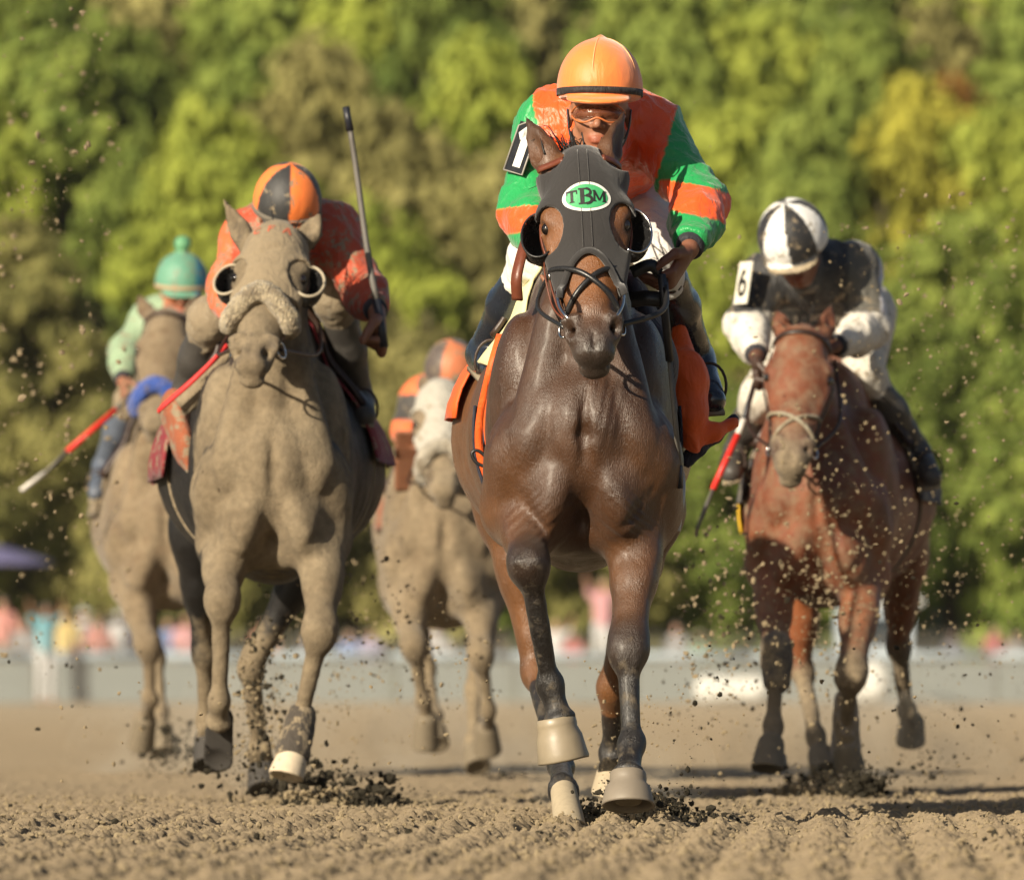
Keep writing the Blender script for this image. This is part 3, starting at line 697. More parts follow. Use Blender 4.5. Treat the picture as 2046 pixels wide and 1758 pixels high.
def disc(rx, ry, n=36, rings=6):
    V = [(0, 0)]; Q = []
    for r in range(1, rings + 1):
        for j in range(n): V.append((rx * r / rings * math.cos(6.2832 * j / n), ry * r / rings * math.sin(6.2832 * j / n)))
    for j in range(0, n, 2): Q.append((0, 1 + j, 1 + (j + 1) % n, 1 + (j + 2) % n))
    for r in range(rings - 1):
        for j in range(n): Q.append((1 + r * n + j, 1 + (r + 1) * n + j, 1 + (r + 1) * n + (j + 1) % n, 1 + r * n + (j + 1) % n))
    return np.array(V), np.array(Q)
for nm, rx, ry, off, mt in (('badge_border', .0625, .041, .0022, M_white), ('badge', .054, .0335, .0034, M_green_patch)):
    v, q = disc(rx, ry); link(nm, mesh_from(nm, project(hbv, o_b, S, -L, -Fv, v, off), q), mt, hood)
for ch, x, y, s_, nm in (('T', -1.48, -.42, .88, 'letter'), ('B', -.60, -.62, 1.25, 'letter'), ('M', .44, -.42, .88, 'letter')):
    v, q = strokes(GLY[ch], .15); v = (v * s_ + np.array([x, y])) * .0350
    link(nm, mesh_from(nm, project(hbv, o_b, S, -L, -Fv, v, .0048), q), M_ink, hood)
# seams and hem piping
for sx in (-.012, .012):
    pts = project(hbv, hp(sx, 0, .1), S, L, -Fv, [(0, t) for t in np.linspace(.0, .285, 16)], .0012); v, q = sweep(pts, .0014, 5); link('seam', mesh_from('seam', v, q), M_hoodblack, hood)
hem = [(.083 * math.cos(a), .485 - .190 * math.sin(a)) for a in np.radians(np.linspace(8, 172, 26))]
pts = project(hbv, hp(0, 0, .1), S, L, -Fv, hem, .001); v, q = ribbon(smooth_pts(pts, 2), .0085, .004, np.array([S * x / .083 * .8 - L * .5 for x, _ in hem])); link('hem', mesh_from('hem', v, q), M_hoodblack, hood)
for s in (-1, 1):                                                                     # blinker cups
    c = hp(s * .118, .215, -.030); shell_o = Sdf(.0045)
    oa = unit(Fv * .93 + S * s * .22 + L * -.08); sa = unit(S - (S @ oa) * oa); la = np.cross(oa, sa)
    shell_o.ell(c, (.047, .070, .072), (sa, la, oa)); shell_o.ell(c + oa * .004, (.0425, .0655, .068), (sa, la, oa), k=.002, op='s')
    lo_, hi_ = c - .12, c + .12
    shell_o.half(c + oa * .022, oa, lo_, hi_, k=.002); shell_o.half(c - S * s * .020, -S * s, lo_, hi_, k=.002)
    v, q = shell_o.mesh(1); cup = link('eye_cup', mesh_from('eye_cup', v, q), M_rubber, hood)
    rim = [c + oa * .022 + sa * .045 * math.cos(a) + la * .067 * math.sin(a) for a in np.linspace(0, 6.2832, 33)]
    rim = [p for p in rim if (p - c) @ (S * s) > -.022]
    k0 = max(range(len(rim)), key=lambda i: np.linalg.norm(rim[i] - rim[i - 1])); rim = rim[k0:] + rim[:k0]
    v, q = sweep(rim, .0032, 6); link('rim', mesh_from('rim', v, q), M_steel if s > 0 else M_rubber, hood)
# browband, crossing noseband, cheekpieces, bit
head_strap(Hs, 'browband', ringpts(Hs, .030, 18, 62, 12, .012, tilt=-.01), .008, .006, M_leather)
head_strap(Hs, 'browband', ringpts(Hs, .030, 118, 162, 12, .012, tilt=.01), .008, .006, M_leather)
nl = lambda s: (lambda a: .375 + (.095 * max(0, math.cos(math.radians(a)) * s) ** 1.1 - .060 * max(0, -math.cos(math.radians(a)) * s) ** .8))
for s in (-1, 1): head_strap(Hs, 'noseband', ringpts(Hs, 0, -12, 192, 40, .010 + .003 * s, lf=nl(s)), .0075, .01, M_rubber, round_=True)
def bridle(Hs, mt=M_leather, l0=.06, bit=.47, ring=.026):
    for s, a0, a1 in ((1, 2, 10), (-1, 178, 170)):
        head_strap(Hs, 'cheekpiece', linepts(Hs, (l0, bit - .03), (a0, a1), 14, .009), .0075, .004, mt)
        c = ringpts(Hs, bit, a1, a1 + 1, 2, .014)
        if c:
            c = c[0]; o = unit(Hs['S'] * s + Hs['Fv'] * .5); u = Hs['L']; w_ = np.cross(o, u)
            v, q = sweep([c + ring * (math.cos(t) * u + math.sin(t) * w_) for t in np.linspace(0, 6.2832, 25)], .0038, 6); link('bit_ring', mesh_from('bit_ring', v, q), M_steel, Hs['root'])
            Hs['bit%d' % s] = c
bridle(Hs, M_leather)
# extra straps with buckle hanging by the image-left cheek
for k_ in range(3):
    P = [hp(-.098 - .006 * k_, .24, -.05), hp(-.092 - .010 * k_, .33, -.035 + .01 * k_), hp(-.074 - .012 * k_, .42, -.015), hp(-.060 - .006 * k_, .475, .01)]
    v, q = ribbon(spline(P, 6), .006, .0035, L * .3 + Fv); link('rein_strap', mesh_from('rein_strap', v, q), M_leather, Hs['root'])
v, q = sweep([hp(-.101, .33, -.02) + .011 * (math.cos(t) * L + math.sin(t) * Fv) for t in np.linspace(0, 6.2832, 15)], .0025, 5); link('buckle', mesh_from('buckle', v, q), M_steel, Hs['root'])
for s in (-1, 1):
    P = spline([hp(s * .085, .38, -.01), hp(s * .080, .43, .005), hp(s * .068, .465, .02), hp(s * .060, .478, .022)], 6); v, q = sweep(P, .0055, 7); link('bit_shank', mesh_from('bit_shank', v, q), M_steel, Hs['root'])
# forelock and mane tossed between the ears
def hair(Hs, name, o, dirv, n, ln, sp, seed, rad=.0022, mat=M_blackhair):
    r = np.random.default_rng(seed); parts = []
    for i in range(n):
        p0 = o + r.normal(0, 1, 3) * sp; d = unit(np.asarray(dirv) + r.normal(0, .35, 3)); l = ln * r.uniform(.5, 1.15); b = r.normal(0, .3, 3)
        parts.append(sweep(spline([p0, p0 + d * l * .4, p0 + d * l * .75 + b * l * .12, p0 + d * l + b * l * .35 - V3(0, 0, l * .2)], 3), np.linspace(rad, .0005, 10), 4))
    v, q = join(*parts); o_ = link(name, mesh_from(name, v, q), mat, Hs['root']); o_['kind'] = 'stuff'; return o_
hair(Hs, 'forelock', hp(-.035, -.03, -.05), (-.35, .3, .9), 70, .085, V3(.03, .03, .012), 5, rad=.003)
hair(Hs, 'mane', hp(-.02, -.02, -.14), (-.25, .5, .8), 70, .11, V3(.03, .06, .03), 6, rad=.003)

# ---- lead horse: saddle, cloth, straps
M_orange = cloth_mat('orange_saddle_cloth', (.85, .115, .012), .6, wr=.003)
M_navy = cloth_mat('navy_trim_cloth', (.012, .014, .030), .7)
M_cream = cloth_mat('pale_yellow_pad', (.80, .76, .42), .7, wr=.002)
v, q = drape(Hs, .42, 1.05, -58, 58, .010, .012); link('saddle_pad', mesh_from('saddle_pad', v, q), M_cream, Hs['root'])
v, q = drape(Hs, .84, 1.18, -86, 84, .018, .006, flare=.0); sc_ = link('saddle_cloth', mesh_from('saddle_cloth', v, q), M_orange, Hs['root'])
v, q = drape(Hs, .60, 1.05, -44, 44, .026, .016); link('saddle', mesh_from('saddle', v, q), M_leatherd, Hs['root'])
def strap(name, pts, hw, th, side, mat, parent): v, q = ribbon(spline([at(*p) for p in pts], 7), hw, th, side); return link(name, mesh_from(name, v, q), mat, parent)
R0 = Hs['root']
strap('orange_strap', [(1000, 668, 20.36), (982, 730, 20.30), (960, 830, 20.36), (958, 900, 20.4), (975, 958, 20.42)], .0105, .004, V3(1, -.25, 0), M_orange, R0)
strap('orange_strap', [(998, 690, 20.34), (986, 760, 20.28), (972, 850, 20.30), (985, 935, 20.30)], .0080, .004, V3(1, -.25, 0), M_orange, R0)
strap('navy_strap', [(990, 720, 20.40), (966, 800, 20.42), (968, 880, 20.42), (984, 945, 20.42)], .012, .004, V3(1, -.25, 0), M_navy, R0)
v, q = sweep(spline([at(x, y, 20.26) for x, y in ((978, 936), (952, 924), (943, 906), (954, 900), (972, 914), (982, 934))], 5), .0048, 7); link('cord_loop', mesh_from('cord_loop', v, q), M_rubber, R0)
strap('rein_loop', [(1052, 478, 20.12), (1042, 510, 20.08), (1032, 556, 20.06), (1034, 600, 20.08)], .0145, .007, V3(1, -.5, .1), M_leather, R0)
# image-right side: orange cloth blown out, navy hem, black flap
B = Sdf(.0075)
B.tube(at(1352, 650, 20.75), at(1372, 760, 20.62), (.012, .05), (.045, .06), V3(1, 0, 0), k=.03); B.tube(at(1372, 750, 20.62), at(1378, 830, 20.6), (.048, .06), (.048, .055), V3(1, 0, 0), k=.03)
B.tube(at(1376, 825, 20.6), at(1385, 890, 20.6), (.042, .04), (.016, .03), V3(1, 0, 0), k=.03)
B.tube(at(1382, 884, 20.6), at(1425, 862, 20.62), (.03, .018), (.022, .022), V3(0, 1, 0), k=.02); B.tube(at(1425, 862, 20.62), at(1458, 848, 20.66), (.02, .02), (.026, .016), V3(0, 1, 0), k=.02)
v, q = B.mesh(1, lambda V: .006 * wob(V * [1, 1, .6], 34, 9) + .006 * np.clip(1 - np.abs(wob(V * [1, 1, .5], 30, 4)) * 1.8, 0, 1)**2); fl_ = link('blown_cloth', mesh_from('blown_cloth', v, q), M_orange, R0)
B = Sdf(.0075)
B.tube(at(1372, 920, 20.62), at(1395, 895, 20.62), (.022, .012), (.026, .012), V3(1, 0, 0), k=.02); B.tube(at(1395, 896, 20.63), at(1430, 872, 20.65), (.018, .012), (.016, .012), V3(0, 0, 1), k=.02)
B.tube(at(1430, 872, 20.65), at(1466, 838, 20.69), (.015, .012), (.014, .014), V3(0, 0, 1), k=.02)
v, q = B.mesh(1, lambda V: .003 * wob(V, 50, 9)); link('blown_hem', mesh_from('blown_hem', v, q), M_navy, R0)
B = Sdf(.008); B.tube(at(1268, 590, 20.40), at(1318, 700, 20.36), (.035, .10), (.035, .12), V3(1, 0, .3), k=.04); B.tube(at(1318, 700, 20.36), at(1346, 800, 20.40), (.03, .11), (.008, .06), V3(1, 0, .2), k=.04)
v, q = B.mesh(1, lambda V: .003 * wob(V, 40, 2)); link('saddle_flap', mesh_from('saddle_flap', v, q), M_navy, R0)
strap('girth_strap', [(1358, 930, 20.7), (1362, 980, 20.62), (1352, 1060, 20.6)], .010, .005, V3(1, -.3, 0), M_white, R0)
def girth(Hs, dy, mt, w_=.035):
    P = []
    for a in np.radians(np.linspace(75, 285, 30)):
        d = V3(math.sin(a), 0, math.cos(a)); c = Hs['bp'](0, dy, .05); p, n = hit(Hs['bvh'], c + d * .7, -d)
        if p is not None: P.append(p + d * .008)
    v, q = ribbon(smooth_pts(P), w_, .008, V3(0, 1, 0)); link('girth', mesh_from('girth', v, q), mt, Hs['root'])
girth(lead, .50, M_navy, .03)
# bell boots
M_boot = plain('dusty_rubber_boot', (.29, .24, .165), .42, coat=.12, scale=14); M_boot2 = plain('grey_rubber_boot', (.23, .195, .15), .55, scale=14)
def bell(Pa, Ho, r0, r1, L_, mt, Hs, back=.015, n=None):
    ax = unit(Ho - Pa) if n is None else unit(n); p0 = Pa - ax * back
    prof = [(.0, r0 * .93), (.004, r0), (.02, r0 * 1.03), (.030, r0 * 1.01), (L_ * .45, (r0 + r1) / 2 * 1.02), (L_ * .8, r1 * .97), (L_ - .006, r1 * 1.02), (L_, r1), (L_ - .003, r1 - .006), (L_ * .5, (r0 + r1) / 2 - .008), (.01, r0 - .007)]
    v, q = lathe(p0, ax, prof, 32); v = v + vnormals(v, q) * (.0012 * wob(v, 60, 3))[:, None]
    link('bell_boot', mesh_from('bell_boot', v, q), mt, Hs['root'])
bell(at(1112, 1444, 19.97), at(1131, 1528, 19.9), .051, .066, .115, M_boot, lead, n=V3(.19, .03, -1))
bell(at(1255, 1552, 19.74), at(1254, 1610, 19.67), .046, .067, .092, M_boot2, lead, n=V3(.0, -.30, -1))
for i_, o_ in enumerate([o for o in lead['root'].children if o.name.startswith('hoof')]):
    if i_ >= 2: o_.material_slots[0].link = 'OBJECT'; o_.material_slots[0].material = plain('hoof_with_dried_dust', (.42, .35, .24), .8)

# ---- second horse tack
def roll(Hs, l, rad, mt, name='sheepskin_noseband', a0=-5, a1=185, seed=1, cen=-.05, drop=.07):
    P = smooth_pts(ringpts(Hs, l, a0, a1, 26, rad * .75, cen=cen, lf=lambda a: l + drop * abs(math.cos(math.radians(a))) ** 1.6), 3); B = Sdf(.008)
    for a, b in zip(P[:-1], P[1:]): B.cone(a, b, rad, rad, k=.01)
    v, q = B.mesh(1, lambda V: .003 * wob(V, 150, seed) + .002 * wob(V, 300, seed + 3)); return link(name, mesh_from(name, v, q), mt, Hs['root'])
Hs = second; S, L, Fv, hp = Hs['S'], Hs['L'], Hs['Fv'], Hs['hp']
roll(Hs, .315, .030, M_fleece, a0=4, a1=176, cen=-.03, drop=.075)
M_mudhood = cloth_mat('mud_caked_hood', (.22, .17, .105), .95, mud=.9, wr=.003)
def simple_hood(Hs, mt, infl=.010, low=.30, eye=True, h=.008):
    S, L, Fv, hp = Hs['S'], Hs['L'], Hs['Fv'], Hs['hp']; O = Sdf(h); head_prims(O, hp, S, L, Fv, None, None, inflate=infl); D, lo = O.field(); sh = np.maximum(D, -(D + .014)); n = D.shape; p0 = hp(0, 0, 0)
    g = np.meshgrid(*[lo[i] + O.h * np.arange(n[i]) for i in range(3)], indexing='ij'); q = [g[i] - p0[i] for i in range(3)]
    s_, l_, f_ = [sum(q[i] * ax[i] for i in range(3)) for ax in (S, L, Fv)]
    el = lambda cs, cl, rs, rl: (np.sqrt(((s_ - cs) / rs)**2 + ((l_ - cl) / rl)**2) - 1) * min(rs, rl)
    sh = np.maximum(sh, l_ - low); sh = np.maximum(sh, -(f_ + .17)); sh = np.maximum(sh, -(l_ + .03))
    for s in (-1, 1): sh = np.maximum(sh, -el(s * .105, .20, .040, .055)); sh = np.maximum(sh, -el(s * .085, -.015, .042, .045))
    V, Q = nets(sh.astype(np.float32), lo, O.h); V = smooth_v(V, Q, .5); return link('hood', mesh_from('hood', V, Q), mt, Hs['root']), bvh_of(V, Q)
hd2, hb2 = simple_hood(Hs, M_mudhood)
for i_, o_ in enumerate([o for o in second['root'].children if o.name.startswith('hoof')]):
    if i_ == 1: o_.material_slots[0].link = 'OBJECT'; o_.material_slots[0].material = M_hoofw
M_redink = plain('faded_red_lettering', (.50, .13, .07), .8)
for ch, x in (('C', -.062), ('F', -.018), ('A', .030)):
    v, q = strokes(GLY[ch], .16); v = v * .030 + np.array([x, -.075]); link('letter', mesh_from('letter', project(hb2, hp(0, 0, .1), S, -L, -Fv, v, .002), q), M_redink, hd2)
M_dustplastic = plain('dusty_blinker_plastic', (.42, .36, .26), .55)
for s in (-1, 1):
    c = hp(s * .118, .205, -.030); so = Sdf(.006); oa = unit(Fv * .93 + S * s * .22); sa = unit(S - (S @ oa) * oa); la = np.cross(oa, sa)
    so.ell(c, (.048, .066, .066), (sa, la, oa)); so.ell(c + oa * .006, (.041, .059, .060), (sa, la, oa), k=.002, op='s'); so.half(c + oa * .022, oa, c - .12, c + .12, k=.002); so.half(c - S * s * .018, -S * s, c - .12, c + .12, k=.002)
    v, q = so.mesh(1); link('eye_cup', mesh_from('eye_cup', v, q), M_rubber, hd2)
    rim = [c + oa * .022 + sa * .046 * math.cos(a) + la * .063 * math.sin(a) for a in np.linspace(0, 6.2832, 33)]; rim = [p for p in rim if (p - c) @ (S * s) > -.022]
    k0 = max(range(len(rim)), key=lambda i: np.linalg.norm(rim[i] - rim[i - 1])); rim = rim[k0:] + rim[:k0]; v, q = sweep(rim, .005, 6); link('rim', mesh_from('rim', v, q), M_dustplastic, hd2)
bridle(Hs, M_leatherd)
hair(Hs, 'mane', hp(.0, -.02, -.10), (.2, .5, .8), 60, .09, V3(.03, .05, .03), 6, rad=.003)
M_maroon = cloth_mat('maroon_saddle_cloth', (.22, .012, .022), .7, mud=.35)
M_mudcloth = cloth_mat('muddy_tan_cloth', (.25, .19, .115), .9, mud=.8, wr=.006)
M_rust = cloth_mat('rust_saddle_cloth', (.30, .085, .035), .85, mud=.45)
v, q = drape(Hs, .55, 1.35, -100, 92, .012, .008, flare=.02); link('saddle_cloth', mesh_from('saddle_cloth', v, q), M_maroon, Hs['root'])
v, q = drape(Hs, .55, 1.05, -60, 60, .026, .020); link('saddle', mesh_from('saddle', v, q), M_leatherd, Hs['root'])
girth(Hs, .72, M_mudcloth)
R0 = Hs['root']
strap('rolled_towel', [(470, 700, 23.85), (440, 735, 23.8), (405, 775, 23.78), (360, 810, 23.8)], .035, .03, V3(.4, -.2, 1), M_mudcloth, R0)
strap('red_strap', [(455, 690, 23.74), (425, 722, 23.72), (380, 765, 23.72), (330, 808, 23.74), (316, 822, 23.76)], .008, .006, V3(.3, 0, 1), plain('red_webbing', (.65, .03, .03), .6), R0)
B = Sdf(.009); B.tube(at(352, 830, 24.1), at(372, 900, 24.0), (.05, .10), (.03, .08), V3(1, 0, 0), k=.03); B.tube(at(372, 900, 24.0), at(386, 975, 23.95), (.032, .07), (.006, .03), V3(1, 0, 0), k=.03)
v, q = B.mesh(1, lambda V: .005 * wob(V, 40, 5)); link('side_flap', mesh_from('side_flap', v, q), M_rust, R0)
strap('hanging_strap', [(655, 800, 23.75), (668, 830, 23.68), (680, 880, 23.66), (672, 895, 23.66)], .008, .005, V3(1, -.3, 0), M_mudcloth, R0)
strap('hanging_strap', [(668, 835, 23.68), (688, 862, 23.66), (684, 888, 23.66)], .007, .005, V3(1, -.3, 0), M_mudcloth, R0)

Pb = legp((602, 1432, 23.42), (584, 1506, 23.36)); B = Sdf(.008); B.tube(Pb[0], Pb[1], (.046, .048), (.054, .056), V3(1, 0, 0)); v, q = B.mesh(1, lambda V: .002 * wob(V, 90, 3)); link('run_down_wrap', mesh_from('run_down_wrap', v, q), cloth_mat('dark_muddy_wrap', (.06, .05, .04), .9, mud=.5), R0)

# ---- third horse tack
Hs = third; bridle(Hs, M_leatherd); hp = Hs['hp']
head_strap(Hs, 'browband', ringpts(Hs, .05, 10, 170, 24, .008), .008, .006, M_leatherd)
M_tape = cloth_mat('grey_woven_noseband', (.30, .27, .20), .9, mud=.6)
for s in (-1, 1): head_strap(Hs, 'noseband', ringpts(Hs, 0, -12, 192, 36, .008 + .003 * s, lf=lambda a, s=s: .40 + (.06 * max(0, math.cos(math.radians(a)) * s) - .05 * max(0, -math.cos(math.radians(a)) * s))), .007, .01, M_tape, round_=True)
hair(Hs, 'forelock', hp(0, -.01, -.03), (.1, -.25, .9), 140, .075, V3(.035, .02, .02), 8, rad=.003)
v, q = drape(Hs, .55, 1.30, -95, 95, .012, .008, flare=.01); link('saddle_cloth', mesh_from('saddle_cloth', v, q), cloth_mat('dark_saddle_cloth', (.03, .03, .04), .8, mud=.5), Hs['root'])
v, q = drape(Hs, .52, 1.05, -60, 60, .026, .020); link('saddle', mesh_from('saddle', v, q), M_leatherd, Hs['root'])
girth(Hs, .70, M_mudcloth)
v, q = drape(Hs, 1.02, 1.28, -112, -92, .02, .008, ny=4, na=6); link('yellow_tab', mesh_from('yellow_tab', v, q), plain('yellow_tab', (.8, .5, .03), .6), Hs['root'])
B = Sdf(.008); K_ = legp((1552, 1322, 25.68))[0]; B.tube(K_ + V3(0, 0, .05), K_ - V3(0, 0, .06), (.055, .056), (.048, .050), V3(1, 0, 0)); v, q = B.mesh(1, lambda V: .003 * wob(V, 90, 3)); link('knee_wrap', mesh_from('knee_wrap', v, q), cloth_mat('grey_knee_wrap', (.12, .105, .09), .9, mud=.6), Hs['root'])
bell(at(1541, 1496, 25.55), at(1532, 1540, 25.47), .042, .060, .075, M_boot2, Hs, n=V3(-.1, -.25, -1))
Pb = legp((1690, 1400, 25.74), (1690, 1496, 25.84)); B = Sdf(.008); B.tube(Pb[0], Pb[1], (.040, .045), (.052, .055), V3(1, 0, 0)); v, q = B.mesh(1, lambda V: .002 * wob(V, 90, 3)); link('fetlock_wrap', mesh_from('fetlock_wrap', v, q), cloth_mat('pale_grey_wrap', (.30, .27, .24), .9, mud=.5), Hs['root'])

# ---- fourth and fifth horse tack
Hs = fourth; simple_hood(Hs, cloth_mat('pale_muddy_hood', (.42, .40, .35), .9, mud=.2), low=.34, h=.010); roll(Hs, .375, .030, M_fleecew); bridle(Hs, M_leatherd)
v, q = drape(Hs, .55, 1.3, -90, 90, .012, .008); link('saddle_cloth', mesh_from('saddle_cloth', v, q), M_rust, Hs['root'])
v, q = drape(Hs, .52, 1.05, -60, 60, .026, .020); link('saddle', mesh_from('saddle', v, q), M_leatherd, Hs['root'])
Hs = fifth; roll(Hs, .40, .032, M_bluefl, a0=8, a1=172); bridle(Hs, M_leatherd)
head_strap(Hs, 'browband', ringpts(Hs, .05, 10, 170, 24, .008), .008, .006, M_leatherd)
v, q = drape(Hs, .55, 1.3, -90, 90, .012, .008); link('saddle_cloth', mesh_from('saddle_cloth', v, q), M_mudcloth, Hs['root'])
v, q = drape(Hs, .52, 1.05, -60, 60, .026, .020); link('saddle', mesh_from('saddle', v, q), M_leatherd, Hs['root'])
# ------------------------------------------------------------------ jockeys
def skin_mat(nm, c):
    s = NM(nm); a = attr(s).outputs['Color']; col = s.mix(s.ramp(s.noise(35, 4), .3, .7, 0, .4), a, s.mix(1., a, (.8, .62, .55), 'MULTIPLY'))
    s.b.inputs['Subsurface Weight'].default_value = .08; s.b.inputs['Subsurface Radius'].default_value = (.01, .004, .002)
    return s.done(col, s.ramp(s.noise(80, 2), .3, .7, .42, .6), s.bump(s.noise(300, 3), .0008, .6))
M_skin = skin_mat('skin', None)
def hand_prims(B, w_, d, n, sd, col, curl=.6, thumb=1, sc_=1.0, spread=1.0):
    """palm from wrist w_ along d; fingers curl towards n; sd = index-finger side"""
    d = unit(d); n = unit(n - (n @ d) * d); sd = unit(sd - (sd @ d) * d - (sd @ n) * n); k = sc_
    B.tube(w_, w_ + d * .085 * k, (.026 * k, .020 * k), (.038 * k, .014 * k), sd, k=.012, c=col)
    for i, (o, ln) in enumerate(((.031, .95), (.011, 1.05), (-.010, 1.0), (-.030, .8))):
        p = w_ + d * .082 * k + sd * o * k * spread; a = 0; dd = d
        for j, (sl, ba) in enumerate(((.042, 65), (.028, 75), (.022, 45))):
            a += math.radians(ba * curl * (1 + .08 * i)); dd = d * math.cos(a) + n * math.sin(a); q = p + (dd + sd * .05 * (1.5 - i) * spread) * sl * ln * k
            B.cone(p, q, (.0098 - .0012 * j) * k, (.0090 - .0013 * j) * k, k=.003, c=col); p = q
    t0 = w_ + d * .025 * k + sd * .022 * k; t1 = t0 + unit(d * .55 + sd * .75 + n * .45 * thumb) * .038 * k; t2 = t1 + unit(d * .75 + sd * .10 + n * .65 * thumb) * .032 * k; t3 = t2 + unit(d * .8 - sd * .15 + n * .6 * thumb) * .024 * k
    B.cone(t0, t1, .016 * k, .0125 * k, k=.012, c=col); B.cone(t1, t2, .012 * k, .0105 * k, k=.004, c=col); B.cone(t2, t3, .0105 * k, .0085 * k, k=.004, c=col)
def face_prims(B, c, R, U, Fd, col, det=True):
    q = lambda r, u, f: c + R * r + U * u + Fd * f; A = (R, U, Fd); lip = (col[0] * .95, col[1] * .55, col[2] * .5)
    B.ell(q(0, .035, -.01), (.074, .088, .092), A, k=.02, c=col); B.ell(q(0, -.035, .022), (.052, .072, .058), A, k=.03, c=col)
    B.ell(q(0, -.095, .052), (.020, .018, .020), A, k=.022, c=col)
    for s in (-1, 1):
        B.ell(q(s * .038, -.020, .058), (.020, .018, .016), A, k=.02, c=col); B.cone(q(s * .058, -.045, .0), q(s * .024, -.095, .04), .016, .016, k=.02, c=col)
        B.ell(q(s * .076, .0, -.01), (.008, .030, .018), A, k=.006, c=col)
        if det: B.ell(q(s * .031, .010, .088), (.015, .010, .012), A, k=.012, op='s')
    B.cone(q(-.045, .032, .070), q(.045, .032, .070), .010, .010, k=.02, c=col)
    B.cone(q(0, .018, .082), q(0, -.026, .106), .0075, .0115, k=.010, c=col)
    for s in (-1, 1): B.ell(q(s * .013, -.030, .092), (.009, .008, .010), A, k=.006, c=col)
    B.ell(q(0, -.058, .074), (.023, .005, .011), A, k=.006, c=lip); B.ell(q(0, -.068, .073), (.020, .006, .011), A, k=.006, c=lip)
    B.cone(q(-.022, -.0635, .091), q(.022, -.0635, .091), .0018, .0018, k=.004, op='s')
def ridged(V, f, seed): return 1 - np.abs(wob(V, f, seed)) * 1.6
M_cuff = cloth_mat('dark_wrist_band', (.02, .02, .028), .7)
def jockey(label, P, cols, sleeve=None, h=.009, hands=(None, None), cap=None, seed=1, pants=None, boots=None, face=(.36, .17, .095), bandcol=None, pm=None, skin_h=None, wrink=.0035, bootlen=1.):
    """P: dict of joint positions (world); cols(V, part) -> colours of the silks"""
    loc = V3(P['hip'][0], P['hip'][1], 0); root = root_empty('person', tuple(P['seat'] if 'seat' in P else P['hip']), label, 'jockey', 'jockeys riding the racehorses')
    R, U, Fd = P['R'], P['U'], P['F']; hc = P['head']; dark = tuple(x * .9 for x in face)
    B = Sdf(skin_h or h); face_prims(B, hc, R, U, Fd, face)
    shm = (P['sL'] + P['sR']) / 2
    B.cone(hc - U * .06 - Fd * .02, shm, .048, .06, k=.03, c=face); B.tube(shm, P['hip'], (.13, .085), (.12, .08), V3(1, 0, 0), k=.05, c=face)
    for s in 'LR':
        B.cone(shm, P['s' + s], .05, .05, k=.03, c=face); B.cone(P['s' + s], P['e' + s], .042, .034, k=.02, c=face); B.cone(P['e' + s], P['w' + s], .034, .024, k=.02, c=face)
        B.cone(P['hip'], P['k' + s], .07, .045, k=.04, c=face); B.cone(P['k' + s], P['a' + s], .04, .03, k=.02, c=face); B.cone(P['a' + s], P['t' + s], .026, .022, k=.02, c=face)
        H_ = P.get('h' + s)
        if H_: hand_prims(B, P['w' + s], *H_)
    v, q = B.mesh(1); me = mesh_from('body', v, q); set_col(me, B.colors(v, face, .006)); link('body', me, M_skin, root)
    # silks
    B = Sdf(h); T0 = shm; T1 = P['hip'] + (P['hip'] - shm) * -.08
    B.tube(T0, T0 + (T1 - T0) * .5, (.165, .115), (.155, .12), R, k=.06); B.tube(T0 + (T1 - T0) * .45, T1, (.155, .12), (.135, .10), R, k=.05)
    B.cone(P['sL'], P['sR'], .078, .078, k=.05)
    B.cone(hc - U * .10 - Fd * .03, shm, .060, .075, k=.03)
    for s in 'LR':
        S_, E_, W_ = P['s' + s], P['e' + s], P['w' + s]; We = E_ + (W_ - E_) * .86
        B.cone(S_, E_, .075, .061, k=.045); B.cone(E_, We, .061, .043, k=.035); B.ell(E_ + (W_ - E_) * .35, (.063, .063, .07), k=.03)
    for s in 'LR': B.half(P['e' + s] + (P['w' + s] - P['e' + s]) * .90, P['w' + s] - P['e' + s], P['w' + s] - .09, P['w' + s] + .09, k=.01)
    def fold(V):
        a = ridged(V * [1, 1, .55], 26, seed); b = ridged(V * [.8, 1, .8], 52, seed + 7)
        return wrink * (1.4 * np.clip(a, 0, 1)**2 + .7 * np.clip(b, 0, 1)**2) + .25 * wrink * wob(V, 110, seed)
    v, q = B.mesh(1, fold); me = mesh_from('silks', v, q); set_col(me, cols(v)); silks = link('silks', me, sleeve, root)
    for s in 'LR':
        d = unit(P['w' + s] - P['e' + s]); p = P['e' + s] + (P['w' + s] - P['e' + s]) * .87; v, q = lathe(p, d, [(0, .036), (.004, .039), (.03, .036), (.034, .031), (.036, .022)], 18); link('wrist_band', mesh_from('wrist_band', v, q), M_cuff, root)
    # breeches
    B = Sdf(h); hw = R * .09
    B.tube(P['hip'] + (shm - P['hip']) * .25, P['hip'], (.14, .11), (.16, .13), R, k=.04)
    for s, g in (('L', -1), ('R', 1)): B.cone(P['hip'] + hw * g, P['k' + s], .108, .066, k=.04); B.cone(P['k' + s], P['k' + s] + (P['a' + s] - P['k' + s]) * .3, .064, .050, k=.03)
    v, q = B.mesh(1, lambda V: .6 * fold(V * 1.1 + 3)); link('breeches', mesh_from('breeches', v, q), pants, root)
